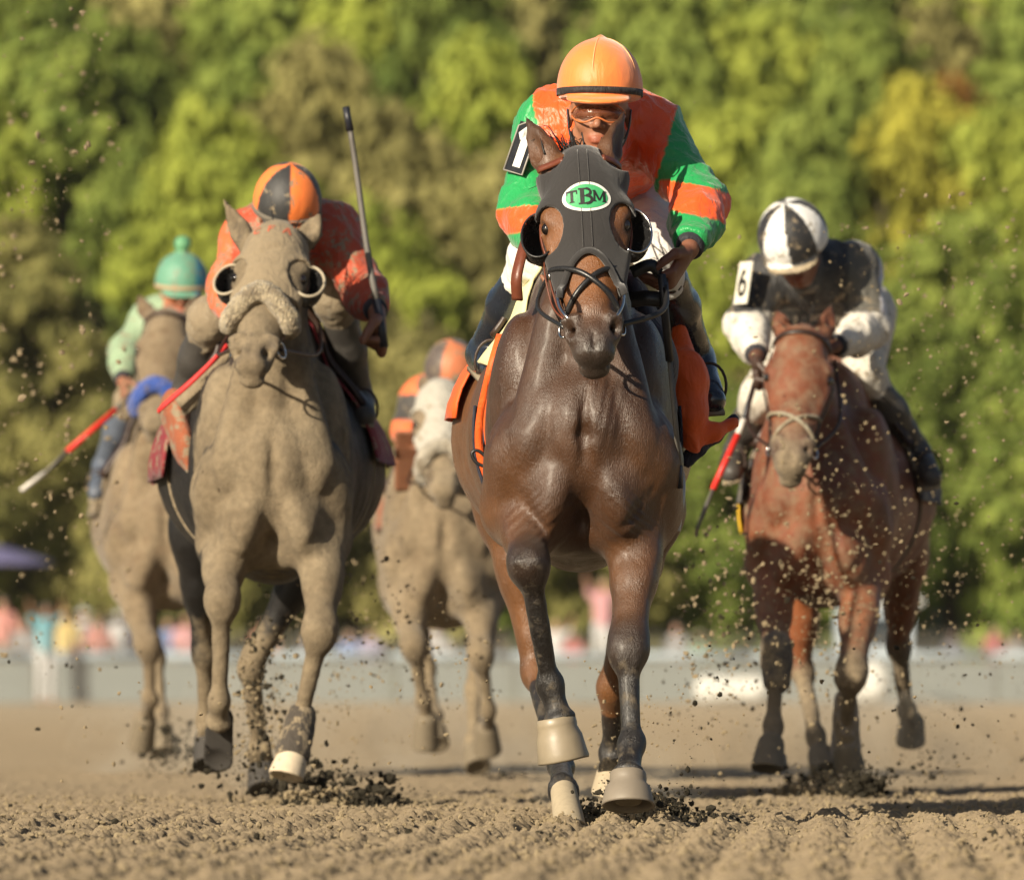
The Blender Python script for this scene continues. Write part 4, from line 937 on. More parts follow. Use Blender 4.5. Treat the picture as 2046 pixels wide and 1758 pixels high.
    for s in 'LR':
        K_, A_, T_ = P['k' + s], P['a' + s], P['t' + s]; B = Sdf(min(h, .009)); k0 = K_ + (A_ - K_) * .22; hd = unit(A_ - T_)
        B.cone(k0, K_ + (A_ - K_) * .5, .057, .054, k=.02); B.cone(K_ + (A_ - K_) * .5, A_, .054, .038, k=.03); B.cone(A_ + hd * .03 + V3(0, 0, -.03), T_, .032, .028, k=.02); B.cone(A_, T_, .035, .028, k=.03)
        v, q = B.mesh(1, lambda V: .0022 * ridged(V, 40, seed)); me = mesh_from('boot', v, q); b = link('boot', me, boots, root)
        v, q = ribbon([A_ + hd * .05 + V3(0, 0, -.052), (A_ + T_) / 2 + V3(0, 0, -.045), T_ - hd * .02 + V3(0, 0, -.026)], .030, .012, R); link('sole', mesh_from('sole', v, q), M_sole, b)
        # stirrup iron under the ball of the foot
        tm = T_ + hd * .05; ir = [tm + R * .045 * math.cos(t) + V3(0, 0, .060 * math.sin(t) + .012) for t in np.linspace(-.5, 3.64, 15)]; v, q = sweep(ir + [ir[0]], .0045, 6); link('stirrup', mesh_from('stirrup', v, q), M_steel if cap.get('shiny') else M_leatherd, b)
    # cap
    B = Sdf(cap.get('h', .006)); cc = hc + U * cap.get('up', .062) - Fd * .012; r = cap.get('r', (.108, .110, .125))
    B.ell(cc, (r[0], r[1], r[2]), (R, U, Fd), k=.01); B.ell(cc - U * .02, (r[0] * 1.0, r[1] * .9, r[2] * 1.0), (R, U, Fd), k=.02)
    B.cone(cc + U * r[1] * .95, cc + U * (r[1] + .004), .008, .004, k=.02)
    lo_, hi_ = cc - .3, cc + .3; B.half(cc - U * .048 , -U, lo_, hi_, k=.01)
    B.ell(cc - U * .052 + Fd * (r[2] * .80), (r[0] * .80, .011, .055), (R, U + Fd * .25, Fd - U * .25), k=.012)
    if cap.get('pom'): B.ell(cc + U * (r[1] + .028), .036, k=.012)
    v, q = B.mesh(1, (lambda V: .0012 * ridged(V, 30, seed)) if not cap.get('pom') else (lambda V: .002 * wob(V, 60, seed)))
    me = mesh_from('cap', v, q); loc_ = np.stack([(v - cc) @ R, (v - cc) @ U, (v - cc) @ Fd], 1); set_col(me, cap['col'](loc_)); cp = link('cap', me, cap['mat'], root)
    if bandcol:
        pts = []; cb_ = bvh_of(v, q)
        for t in np.linspace(0, 2 * math.pi, 49):
            d_ = R * math.cos(t) + Fd * math.sin(t); c_ = cc - U * .030; p_, n_ = hit(cb_, c_ + d_ * .3, -d_); pts.append((p_ if p_ is not None else c_ + d_ * r[0]) + d_ * .0015)
        v, q = ribbon(pts, .0085, .003, U); link('band', mesh_from('band', v, q), bandcol, cp)
    gl = P.get('goggles', True)
    if gl:
        B = Sdf(.0045); gc = hc + U * .004 + Fd * .037; B.ell(gc, (.070, .033, .072), (R, U, Fd)); B.ell(gc - Fd * .006, (.068, .045, .070), (R, U, Fd), k=.002, op='s'); B.half(gc + Fd * .012, -Fd, gc - .2, gc + .2, k=.002)
        B.cone(gc + Fd * .10 - U * .045, gc + Fd * .03 - U * .045, .022, .022, k=.008, op='s')
        v, q = B.mesh(1); g = link('goggles', mesh_from('goggles', v, q), gl if not gl is True else M_lens, root)
        for sgn in (-1, 1):
            rim = [gc + R * .069 * math.cos(t) + U * (sgn * .030 * math.sin(t) + (0 if sgn > 0 else .017 * math.exp(-((t - 1.5708) / .35)**2))) + Fd * .073 * math.sin(t) * (1 if sgn else 1) for t in np.linspace(.1, 3.04, 26)]; v, q = sweep(rim, .0028, 6); link('goggle_frame', mesh_from('goggle_frame', v, q), M_gframe, g)
    return dict(root=root, silks=silks, q=lambda r_, u_, f_: hc + R * r_ + U * u_ + Fd * f_, cap=cp)
M_sole = plain('worn_tan_sole', (.30, .25, .17), .8)
M_lens = plain('amber_goggle_lens', (.22, .07, .03), .08, coat=1.); M_lens.node_tree.nodes['Principled BSDF'].inputs['Alpha'].default_value = .48
M_gframe = plain('orange_goggle_frame', (.55, .16, .05), .35)
M_silk = cloth_mat('racing_silks', None, .38, sheen=.3, wr=.0022, freq=34)
M_silkmud = cloth_mat('racing_silks_flecked_with_mud', None, .6, mud=.30, sheen=.2, wr=.003)
M_silkmuddy2 = cloth_mat('rust_silks_flecked_with_mud', None, .6, mud=.42, sheen=.2, wr=.004); M_silkmuddy = cloth_mat('racing_silks_coated_in_mud', None, .7, mud=.8, sheen=.2, wr=.003)
M_capm = cloth_mat('satin_cap_cover', None, .48, sheen=.6, wr=.0011, freq=16); M_capmud = cloth_mat('cap_cover_flecked_with_mud', None, .55, mud=.28, wr=.001)
M_breech = cloth_mat('white_breeches', (.78, .76, .72), .6, wr=.003); M_breechm = cloth_mat('white_breeches_with_mud', (.62, .58, .50), .7, mud=.30, wr=.003); M_breechd = cloth_mat('breeches_caked_in_mud', (.35, .30, .22), .8, mud=.85, wr=.003)
M_boot_b = plain('glossy_black_boot', (.016, .020, .030), .22, coat=.6); M_boot_m = plain('dusty_black_boot', (.06, .055, .05), .5)
def frame(yaw, pitch, roll):
    """head frame: yaw>0 looks to image right, pitch>0 looks down, roll>0 leans to image right (degrees)"""
    M = Matrix.Rotation(math.radians(yaw), 3, 'Z') @ Matrix.Rotation(math.radians(pitch), 3, 'X') @ Matrix.Rotation(math.radians(roll), 3, 'Y')
    M = M.transposed() if False else M
    c = [np.array(M @ Vector(v)) for v in ((1, 0, 0), (0, 0, 1), (0, -1, 0))]; return dict(R=c[0], U=c[1], F=c[2])

# lead jockey: green and orange
G_ = np.array((.012, .33, .085)); O_ = np.array((.90, .105, .012))
def col_lead(V):
    C = np.tile(G_, (len(V), 1)); X, Z = V[:, 0], V[:, 2]; px = CX + X * F / V[:, 1]; py = HY - (Z - CH) * F / V[:, 1]
    # the pattern follows the garment: an orange yoke and panel, hoops on the sleeves (frame in metres about the chest)
    x = X - .245; z = Z
    yoke = (np.abs(x) < .155 - .06 * np.clip((1.76 - z) / .2, -1, 1)) & (np.abs(x) < .19)
    C[yoke] = O_
    armR = (X > .245 + .14) & (Z < 1.70); armL = (X < .245 - .17) & (Z < 1.66)
    C[armR] = G_; C[armL] = G_
    zr = Z + .22 * (X - .50)
    C[armR & (zr < 1.655) & (zr > 1.57)] = O_
    zl = Z - .02 * (X - .0)
    C[armL & (zl < 1.605) & (zl > 1.535)] = O_
    return C
P = dict(head=at(1197, 235, 20.10), hip=at(1215, 352, 21.02), sL=at(1098, 250, 20.42), sR=at(1300, 262, 20.42), eL=at(1054, 420, 20.30), eR=at(1398, 408, 20.22), wL=at(1075, 505, 20.12), wR=at(1378, 496, 20.02),
    kL=at(1072, 510, 20.52), kR=at(1312, 512, 20.56), aL=at(962, 706, 20.84), aR=at(1398, 716, 20.86), tL=at(990, 742, 20.66), tR=at(1424, 800, 20.70), **frame(-3, 0, 1))
P['hR'] = (V3(-.42, -.25, -.72), V3(-1, .05, -.10), V3(-.6, -.2, .7), (.17, .07, .042), .55, .5, 1.12); P['hL'] = (V3(.6, -.4, -.4), V3(0, .3, -1), V3(0, 0, 1), (.25, .11, .06), .9)
j1 = jockey('jockey in green and orange silks and plain orange cap on the leading horse', P, col_lead, M_silk, h=.0075, skin_h=.0046, seed=3, pants=M_breech, boots=M_boot_b, wrink=.0075, face=(.34, .155, .088),
    bandcol=cloth_mat('black_elastic_band', (.02, .016, .016), .7), cap=dict(mat=M_capm, h=.005, up=.094, bt=.0, r=(.106, .112, .120), col=lambda l: np.tile((.95, .235, .042), (len(l), 1)), shiny=False))
cc = P['head'] + P['U'] * .094 - P['F'] * .012                                          # seams on the cap cover
for a0 in (-8, 62, 128):
    pts = [cc + P['R'] * .1075 * math.sin(t) * math.sin(math.radians(a0)) + P['U'] * (.1125 * math.cos(t)) + P['F'] * .1215 * math.sin(t) * math.cos(math.radians(a0)) for t in np.linspace(.02, 1.72, 20)]
    v, q = sweep(pts, .0018, 5); link('seam', mesh_from('seam', v, q), plain('pale_cap_thread', (.9, .45, .2), .6), j1['cap'])
PL = P; pts = [PL['head'] + PL['R'] * a + PL['U'] * b + PL['F'] * c for a, b, c in ((-.083, .02, .0), (-.074, -.045, .02), (-.045, -.098, .045), (0, -.118, .058), (.045, -.098, .045), (.074, -.045, .02), (.083, .02, .0))]
v, q = ribbon(spline(pts, 5), .006, .003, P['F'] * .4 + P['U'] * .6); link('chin_strap', mesh_from('chin_strap', v, q), M_cuff, j1['root'])
# number board on the arm
def plate(name, c, U2, W2, w_, h_, mat, parent, th=.004, par=None):
    v, q = box(c, (w_, h_, th), (U2, W2, np.cross(U2, W2))); return link(name, mesh_from(name, v, q, False), mat, parent)
M_board = plain('black_number_board', (.015, .015, .016), .3, coat=.4); M_edge = plain('grey_board_edge', (.35, .33, .30), .5)
ub = unit(V3(1, -.95, -.35)); wb = unit(V3(.33, .0, 1)); wb = unit(wb - (wb @ ub) * ub); nb_ = np.cross(ub, wb); cb = at(1043, 296, 20.28)
brd = plate('number_board', cb, ub, wb, .068, .135, M_board, j1['root'], .005); nf = nb_ if nb_[1] < 0 else -nb_
rim = [cb + ub * a * .034 + wb * b * .068 + nf * .003 for a, b in ((-1, -1), (1, -1), (1, 1), (-.3, 1), (-1, .8), (-1, -1))]
v, q = sweep(rim, .0026, 5); link('edge', mesh_from('edge', v, q), M_edge, brd)
v, q = strokes(GLY['1'], .3); v = (v - np.array([.36, .5])) * np.array([.09, .105]); v3 = np.array([cb + ub * a + wb * b + nf * .0045 for a, b in v]); link('numeral', mesh_from('numeral', v3, q), M_white, brd)

# second jockey: orange and black quartered cap, rust silks
def quarter(c1, c2, n, off=0.):
    def f(l):
        a = np.degrees(np.arctan2(l[:, 0], l[:, 2])) + off; k = np.floor((a % 360) / (360 / n)).astype(int) % 2
        C = np.where(k[:, None] == 0, c1, c2); C[l[:, 1] < -.05] = (.35, .28, .18); return C
    return f
def col2(V): C = np.tile((.46, .065, .022), (len(V), 1)); C[V[:, 0] < -.86] = (.75, .14, .04); return C
P = dict(head=at(572, 436, 23.78), hip=at(606, 560, 24.55), sL=at(500, 480, 23.98), sR=at(662, 462, 24.0), eL=at(462, 570, 23.9), eR=at(722, 572, 23.88), wL=at(470, 640, 23.7), wR=at(752, 622, 23.7),
    kL=at(422, 640, 24.1), kR=at(668, 592, 24.05), aL=at(366, 790, 24.3), aR=at(722, 800, 24.3), tL=at(380, 820, 24.1), tR=at(728, 830, 24.1), **frame(5, 28, 3))
P['hR'] = (V3(.15, -.35, -1), V3(-1, -.15, -.1), V3(0, -1, .3), (.22, .10, .06), 1.55, .9, 1.35, .8); P['hL'] = (V3(.6, -.4, -.4), V3(0, .3, -1), V3(0, 0, 1), (.25, .11, .06), .9)
j2 = jockey('jockey in muddy rust silks and orange and black quartered cap, whip raised', P, col2, M_silkmuddy2, h=.011, skin_h=.0065, seed=5, pants=M_breechd, boots=M_boot_m, wrink=.0065,
    cap=dict(mat=M_capmud, r=(.100, .108, .115), col=quarter((.90, .22, .045), (.035, .035, .035), 6, 0), h=.006), bandcol=cloth_mat('mud_grey_band', (.16, .14, .11), .9))
# third jockey: black and white
def col3(V):
    C = np.tile((.022, .022, .024), (len(V), 1)); a = V[:, 2] < at(0, 628, 26.2)[2]; C[a] = (.72, .68, .60)
    g = (V[:, 0] > at(1690, 0, 26.3)[0]) & ~a; C[g] = (.09, .085, .07); b = (V[:, 0] > at(1752, 0, 26.4)[0]) & ~a; C[b] = (.6, .6, .66); return C
P = dict(head=at(1590, 502, 26.02), hip=at(1678, 632, 26.75), sL=at(1532, 560, 26.22), sR=at(1708, 536, 26.25), eL=at(1490, 648, 26.12), eR=at(1738, 655, 26.15), wL=at(1512, 712, 25.88), wR=at(1668, 692, 25.9),
    kL=at(1520, 792, 26.3), kR=at(1724, 742, 26.3), aL=at(1470, 900, 26.5), aR=at(1838, 905, 26.5), tL=at(1462, 945, 26.3), tR=at(1862, 955, 26.3), **frame(-8, 34, -9))
P['hL'] = (V3(.05, -.3, -1), V3(1, -.2, 0), V3(0, -1, .2), (.06, .035, .025), 1.0, .8, 1.1); P['hR'] = (V3(-.8, -.4, -.4), V3(0, .3, -1), V3(0, 0, 1), (.20, .09, .05), .9)
j3 = jockey('jockey in black and white silks and quartered black and white cap at right', P, col3, M_silkmud, h=.012, skin_h=.0075, seed=8, pants=M_breechm, boots=M_boot_m, wrink=.0065, face=(.22, .09, .05),
    cap=dict(mat=M_capmud, r=(.114, .116, .13), col=quarter((.02, .02, .022), (.80, .80, .78), 8, 0), h=.007), bandcol=None)
cb = at(1500, 566, 26.08); ub = unit(V3(1, -1.5, 0)); wb = unit(V3(.22, 0, 1)); wb = unit(wb - (wb @ ub) * ub); cb = cb + unit(V3(-1, -.7, 0)) * .030; brd = plate('number_board', cb, ub, wb, .075, .145, plain('white_number_board', (.75, .72, .62), .6), j3['root'])
nb_ = np.cross(ub, wb); nf = nb_ if nb_[1] < 0 else -nb_; v, q = strokes(GLY['6'], .22); v = (v - np.array([.45, .5])) * np.array([.065, .085]); v3 = np.array([cb + ub * a + wb * b + nf * .004 for a, b in v]); link('numeral', mesh_from('numeral', v3, q), M_ink, brd)
# fourth jockey (far middle), orange
def col4(V): C = np.tile((.80, .17, .05), (len(V), 1)); k = (np.floor(V[:, 2] / .10).astype(int) % 2) == 0; C[k & (V[:, 2] < 1.52)] = (.05, .045, .04); return C
P = dict(head=at(905, 765, 30.30), hip=at(925, 860, 31.10), sL=at(840, 800, 30.50), sR=at(975, 790, 30.50), eL=at(815, 860, 30.40), eR=at(990, 870, 30.40), wL=at(835, 905, 30.10), wR=at(940, 900, 30.10),
    kL=at(822, 900, 30.70), kR=at(968, 900, 30.70), aL=at(792, 1010, 31.00), aR=at(990, 1010, 31.00), tL=at(796, 1030, 30.80), tR=at(992, 1030, 30.80), **frame(0, 25, -4))
P['hL'] = P['hR'] = (V3(0, -.6, -.6), V3(0, .3, -1), V3(0, 0, 0.00), (.3, .14, .08), .9)
jockey('distant jockey in orange and black hooped silks behind the leading horse', P, col4, M_silkmud, h=.015, skin_h=.012, seed=9, pants=M_breechd, boots=M_boot_m, cap=dict(mat=M_capmud, r=(.104, .110, .12), col=quarter((.55, .18, .08), (.10, .08, .07), 4, 20), h=.01))
# fifth jockey (left rear), green
P = dict(head=at(362, 588, 31.60), hip=at(378, 740, 32.40), sL=at(302, 640, 31.78), sR=at(420, 640, 31.80), eL=at(250, 700, 31.70), eR=at(448, 720, 31.70), wL=at(246, 762, 31.50), wR=at(420, 760, 31.40),
    kL=at(262, 800, 31.90), kR=at(428, 800, 32.00), aL=at(205, 930, 32.10), aR=at(440, 930, 32.20), tL=at(192, 985, 31.90), tR=at(442, 985, 32.00), **frame(3, 8, 1.80))
P['hL'] = (V3(.1, -.6, -.7), V3(1, .3, 0), V3(0, -.5, .8), (.25, .12, .07), .9); P['hR'] = (V3(0, -.6, -.6), V3(0, .3, -1), V3(0, 0, 2.80), (.3, .14, .08), .9)
P5MUD = 1
def col5(V): C = np.tile((.31, .36, .26), (len(V), 1)); C[V[:, 2] > 1.62] = (.27, .38, .24); return C
j5 = jockey('jockey in pale green silks and green cap with a round pompom at far left', P, col5, M_silkmud, h=.014, skin_h=.009, seed=12, pants=M_breechd, boots=plain('blue_grey_boot', (.10, .12, .16), .5), face=(.45, .2, .12),
    cap=dict(mat=M_capmud, r=(.104, .112, .12), pom=True, col=lambda l: np.where((l[:, 1] > .11)[:, None], (.12, .34, .17), np.where((l[:, 0] > .055)[:, None], (.03, .22, .32), (.13, .32, .22))), h=.008), bandcol=plain('tan_cap_band', (.45, .33, .2), .8))

# ------------------------------------------------------------------ whips and reins
def whip(label, segs):
    o = root_empty('riding_whip', tuple(segs[0][0][0]), label, 'whip', 'riding whips held by the jockeys')
    for nm, pts, rad, mt in segs: pass
def make_whip(label, parts):
    o = root_empty('riding_whip', tuple(parts[0][1][0]), label, 'whip', 'whips carried by the jockeys')
    for nm, pts, rad, mt in parts: v, q = sweep(pts, rad, 7); link(nm, mesh_from(nm, v, q), mt, o)
M_wblack = plain('black_whip', (.02, .022, .03), .4); M_wred = plain('red_whip_sleeve', (.75, .035, .025), .45); M_wwhite = plain('white_whip_tip', (.72, .68, .62), .6); M_wgrey = plain('grey_whip_shaft', (.13, .12, .105), .6)
make_whip('long dark whip hanging down beside the leading horse', [('handle', [at(1322, 548, 19.92), at(1330, 640, 19.95), at(1338, 720, 20.0)], .011, M_wblack), ('shaft', [at(1338, 720, 20.0), at(1350, 850, 20.02), at(1357, 930, 20.04)], .007, M_wgrey), ('flap', [at(1357, 930, 20.04), at(1358, 975, 20.05)], .009, M_wblack)])
make_whip('dark whip raised upright beside the orange and black cap', [('handle', [at(768, 694, 23.62), at(752, 600, 23.66)], .014, M_wblack), ('shaft', spline([at(752, 600, 23.66), at(734, 500, 23.7), at(712, 340, 23.74), at(700, 262, 23.74)], 4), np.linspace(.011, .008, 13), M_wgrey), ('tip', [at(700, 262, 23.74), at(691, 214, 23.74)], .011, M_wblack)])
make_whip('red sleeved whip with pale tip slanting down at far left', [('handle', [at(262, 786, 31.30), at(232, 818, 31.20)], .010, M_wgrey), ('sleeve', [at(232, 818, 31.20), at(134, 902, 31.10)], .012, M_wred), ('shaft', [at(134, 902, 31.10), at(90, 944, 31.05)], .008, M_wgrey), ('tip', [at(90, 944, 31.05), at(42, 980, 31.00)], .010, M_wwhite)])
make_whip('red whip pointing down between the leading and the right hand horse', [('handle', [at(1508, 765, 25.9), at(1486, 838, 25.8)], .009, M_wblack), ('collar', [at(1486, 838, 25.8), at(1474, 868, 25.78)], .011, M_wwhite), ('sleeve', [at(1474, 868, 25.78), at(1424, 978, 25.7)], .011, M_wred), ('shaft', [at(1424, 978, 25.7), at(1392, 1058, 25.62)], .007, M_wgrey)])
def rein(Hs, s, hand, mt, sag=.05, rad=.006):
    p0 = Hs['bit%d' % s] if ('bit%d' % s) in Hs else Hs['hp'](s * .06, .47, 0); m = (p0 + hand) / 2 + V3(s * .05, 0, -sag); v, q = sweep(spline([p0, m, hand], 8), rad, 6); link('rein', mesh_from('rein', v, q), mt, Hs['root'])
rein(lead, 1, at(1330, 560, 19.95), M_rubber, .02, .008); rein(lead, -1, at(1100, 540, 20.05), M_rubber, .02)
v, q = ribbon(spline([at(1262, 545, 19.93), at(1300, 530, 19.93), at(1318, 548, 19.95)], 6), .016, .006, V3(.1, .1, 1)); link('rein', mesh_from('rein', v, q), M_rubber, lead['root'])
v, q = ribbon(spline([at(1262, 600, 19.98), at(1290, 596, 19.96), at(1330, 600, 19.96)], 6), .020, .006, V3(.1, .1, 1)); link('rein', mesh_from('rein', v, q), M_rubber, lead['root'])
rein(second, 1, at(640, 650, 23.8), M_leatherd); rein(second, -1, at(470, 650, 23.75), M_leatherd)
rein(third, 1, at(1668, 720, 25.9), M_leatherd); rein(third, -1, at(1512, 740, 25.9), M_leatherd)
rein(fourth, -1, at(835, 915, 30.1), M_leatherd); rein(fifth, -1, at(250, 790, 31.5), M_mudcloth)
# ------------------------------------------------------------------ ground
def vnoise(x, y, f, seed):
    r = np.random.default_rng(seed); n = 512; T = r.random((n, n)).astype(np.float32); x = x * f; y = y * f
    xi = np.floor(x).astype(np.int64); yi = np.floor(y).astype(np.int64); fx = x - xi; fy = y - yi; fx = fx * fx * (3 - 2 * fx); fy = fy * fy * (3 - 2 * fy)
    a = T[xi % n, yi % n]; b = T[(xi + 1) % n, yi % n]; c = T[xi % n, (yi + 1) % n]; d = T[(xi + 1) % n, (yi + 1) % n]
    return (a + (b - a) * fx) * (1 - fy) + (c + (d - c) * fx) * fy
def ground_h(X, Y):
    sm = lambda t: t * t * (3 - 2 * t)
    near = 1 - sm(np.clip((Y - 20.4) / 1.6, 0, 1)); h = .014 * (vnoise(X, Y, 1.6, 1) - .5) + .010 * (vnoise(X, Y, 5, 2) - .5)
    u = X - .044 * (Y - 14) + .010 * (vnoise(X, Y, 3, 3) - .5); g = .5 + .5 * np.cos(u / .136 * 2 * math.pi)
    clump = vnoise(X, Y, 9, 4) * .6 + vnoise(X, Y, 19, 5) * .4
    h = h + near * .024 * (g ** .7 - .5) * (.45 + .9 * clump)
    a = vnoise(X, Y, 34, 6); b = vnoise(X, Y, 62, 7); c = vnoise(X, Y, 115, 8)
    det = np.clip(1.15 - (Y - 21) / 16, .12, 1)
    h = h + det * (.014 * np.clip(a - .52, 0, 1) * 2 + .012 * np.clip(b - .45, 0, 1) * 1.6 + .012 * (c - .5))
    h = h + det * .010 * np.clip(vnoise(X, Y, 14, 11) - .55, 0, 1) * 2
    h = h + .012 * np.exp(-((Y - 20.9) / 1.0)**2) + .03 * np.clip((Y - 26) / 40, 0, 1) * (vnoise(X, Y, .25, 9) - .5) * 2
    return h - .012
rows = np.concatenate([np.linspace(4, 13.7, 30), np.arange(13.8, 22.2, .0125), 22.2 + np.cumsum(.014 * 1.0135 ** np.arange(360))]); rows = rows[rows < 173]; rows = np.append(rows, [174, 182])
uc = np.linspace(-1.02, 1.02, 440); uc = np.concatenate([-np.geomspace(30, 1.05, 24), uc, np.geomspace(1.05, 30, 24)])
GX = uc[None, :] * (.071 * rows[:, None]); GY = np.repeat(rows[:, None], len(uc), 1); GZ = ground_h(GX, GY)
V = np.stack([GX, GY, GZ], 2).reshape(-1, 3); nr, nc = GX.shape; I = np.arange(nr * nc).reshape(nr, nc)
Q = np.stack([I[:-1, :-1], I[:-1, 1:], I[1:, 1:], I[1:, :-1]], 2).reshape(-1, 4)
def sand_mat(nm, col, bd=.004):
    s = NM(nm); n1 = s.noise(2.2, 4); n2 = s.noise(45, 4); n3 = s.noise(260, 3, .6)
    c = s.mix(s.ramp(n1, .3, .7), tuple(x * .88 for x in col), tuple(x * 1.08 for x in col)); c = s.mix(s.ramp(n2, .35, .65, 0, .55), c, s.mix(1., c, (.74, .72, .70), 'MULTIPLY'))
    c = s.mix(s.ramp(n3, .66, .74, 0, .5), c, (.42, .36, .25)); nb = s.bump(n2, .006, .7); nb = s.bump(n3, bd, .8, nb)
    return s.done(c, .95, nb, **{'Specular IOR Level': .25, 'Diffuse Roughness': 1.0})
M_sand = sand_mat('harrowed_sandy_loam', (.240, .190, .124)); o = link('race_track', mesh_from('race_track', V, Q), M_sand, kind='structure')
# far land: apron behind the fence rising into a wooded hillside
rows = np.concatenate([np.arange(181, 300, 4.), np.arange(300, 900, 30)]); cols = np.linspace(-160, 160, 60); GX, GY = np.meshgrid(cols, rows)
def hill_z(x, y): return np.where(y < 186, .0, .135 * (y - 186)) + np.where(y > 290, (y - 290) * .12, 0) + .5 * np.sin(x * .13 + y * .07) * np.clip((y - 186) / 20, 0, 1)
V = np.stack([GX, GY, hill_z(GX, GY) - .02], 2).reshape(-1, 3); nr, nc = GX.shape; I = np.arange(nr * nc).reshape(nr, nc); Q = np.stack([I[:-1, :-1], I[:-1, 1:], I[1:, 1:], I[1:, :-1]], 2).reshape(-1, 4)
def grass_mat():
    s = NM('undergrowth'); n1 = s.noise(.4, 5); c = s.mix(s.ramp(n1, .3, .7), (.07, .10, .03), (.14, .17, .05)); return s.done(c, .95, s.bump(s.noise(2, 5), .3, 1))
link('hillside', mesh_from('hillside', V, Q), grass_mat(), kind='structure')

# ------------------------------------------------------------------ clods and flying dirt
def lumps(P, r, seed, squash=1.):
    """one small irregular polyhedron per point"""
    bm = bmesh_ico(); n = len(bm[0]); R = np.random.default_rng(seed); m = len(P)
    base = bm[0][None] * (1 + R.normal(0, .26, (m, n, 1))) * R.uniform(.6, 1.3, (m, 1, 3)) * np.array([1, 1, squash])
    V = np.asarray(P)[:, None, :] + base * np.asarray(r)[:, None, None]; T = bm[1][None] + (np.arange(m) * n)[:, None, None]
    return V.reshape(-1, 3), T.reshape(-1, 3)
def bmesh_ico():
    t = (1 + 5 ** .5) / 2; v = np.array([(-1, t, 0), (1, t, 0), (-1, -t, 0), (1, -t, 0), (0, -1, t), (0, 1, t), (0, -1, -t), (0, 1, -t), (t, 0, -1), (t, 0, 1), (-t, 0, -1), (-t, 0, 1)]) / 1.9
    f = np.array([(0, 11, 5), (0, 5, 1), (0, 1, 7), (0, 7, 10), (0, 10, 11), (1, 5, 9), (5, 11, 4), (11, 10, 2), (10, 7, 6), (7, 1, 8), (3, 9, 4), (3, 4, 2), (3, 2, 6), (3, 6, 8), (3, 8, 9), (4, 9, 5), (2, 4, 11), (6, 2, 10), (8, 6, 7), (9, 8, 1)])
    return v, f
M_clod = sand_mat('dry_clods', (.30, .24, .15)); M_darkclod = sand_mat('dark_clods', (.035, .030, .020)); M_fly = sand_mat('flung_sand', (.30, .24, .15))  # two clod tones: sandy tan and a much darker brown
R = np.random.default_rng(11)
n = 30000; y = 14.3 + 11 * R.random(n) ** 1.1; x = (R.random(n) * 2 - 1) * .07 * y; keep = vnoise(x, y, 5, 21) + .4 * R.random(n) > .62; x, y = x[keep], y[keep]
r = .0018 + .0075 * R.random(len(x)) ** 3; P = np.stack([x, y, ground_h(x, y) + r * .4], 1); v, q = lumps(P, r, 1); o = link('ground_clods', mesh_from('ground_clods', v, q, False), M_clod, kind='stuff')
n = 1500; y = 14.5 + 9.5 * R.random(n); x = (R.random(n) * 2 - 1) * .07 * y; keep = vnoise(x, y, 4, 31) > .52; x, y = x[keep], y[keep]
r = .003 + .008 * R.random(len(x)) ** 3; P = np.stack([x, y, ground_h(x, y) + r * .4], 1); v, q = lumps(P, r, 2); o = link('dark_ground_clods', mesh_from('dark_ground_clods', v, q, False), M_darkclod, kind='stuff')
def cloud(name, regs, mat, seed):
    R = np.random.default_rng(seed); PP = []; RR = []
    for (cx, cy, sx, sy, Ya, Yb, n, r0, r1, gauss) in regs:
        px = cx + sx * (R.normal(0, .5, n) if gauss else R.uniform(-1, 1, n)); py = cy + sy * (R.normal(0, .5, n) if gauss else R.uniform(-1, 1, n)); Y = R.uniform(Ya, Yb, n)
        P = np.stack([(px - CX) * Y / F, Y, CH - (py - HY) * Y / F], 1); k = P[:, 2] > .005; P = P[k]; PP.append(P); RR.append(r0 * .7 + (r1 * 1.25 - r0 * .7) * R.random(len(P)) ** 5)
    v, q = lumps(np.concatenate(PP), np.concatenate(RR), seed); return link(name, mesh_from(name, v, q, False), mat, kind='stuff')
cloud('flying_dirt', [
    (1700, 1000, 360, 560, 23, 29, 4200, .0010, .005, 0), (1750, 1150, 200, 260, 24, 28, 1800, .0010, .005, 1), (640, 1330, 150, 200, 24, 27, 1100, .0010, .005, 1), (1240, 1450, 140, 120, 20.8, 22.5, 500, .0008, .004, 1), (1460, 1240, 130, 240, 23, 26, 900, .0015, .008, 1), (1640, 1180, 90, 260, 24, 25.3, 700, .0015, .007, 1), (1950, 950, 160, 600, 22, 28, 500, .002, .007, 0),
    (110, 500, 140, 500, 23, 30, 520, .002, .009, 0), (120, 1000, 160, 340, 23, 30, 420, .002, .008, 0), (60, 400, 90, 60, 24, 26, 120, .0015, .005, 1), (750, 1200, 90, 240, 24, 28, 520, .0015, .007, 1), (880, 1320, 120, 160, 22, 27, 400, .0015, .006, 1),
    (1350, 900, 70, 700, 21, 25, 300, .001, .004, 0), (1000, 1500, 900, 140, 20.5, 27, 500, .0015, .006, 0), (520, 1420, 70, 160, 23.8, 25, 500, .002, .008, 1)], M_fly, 5)
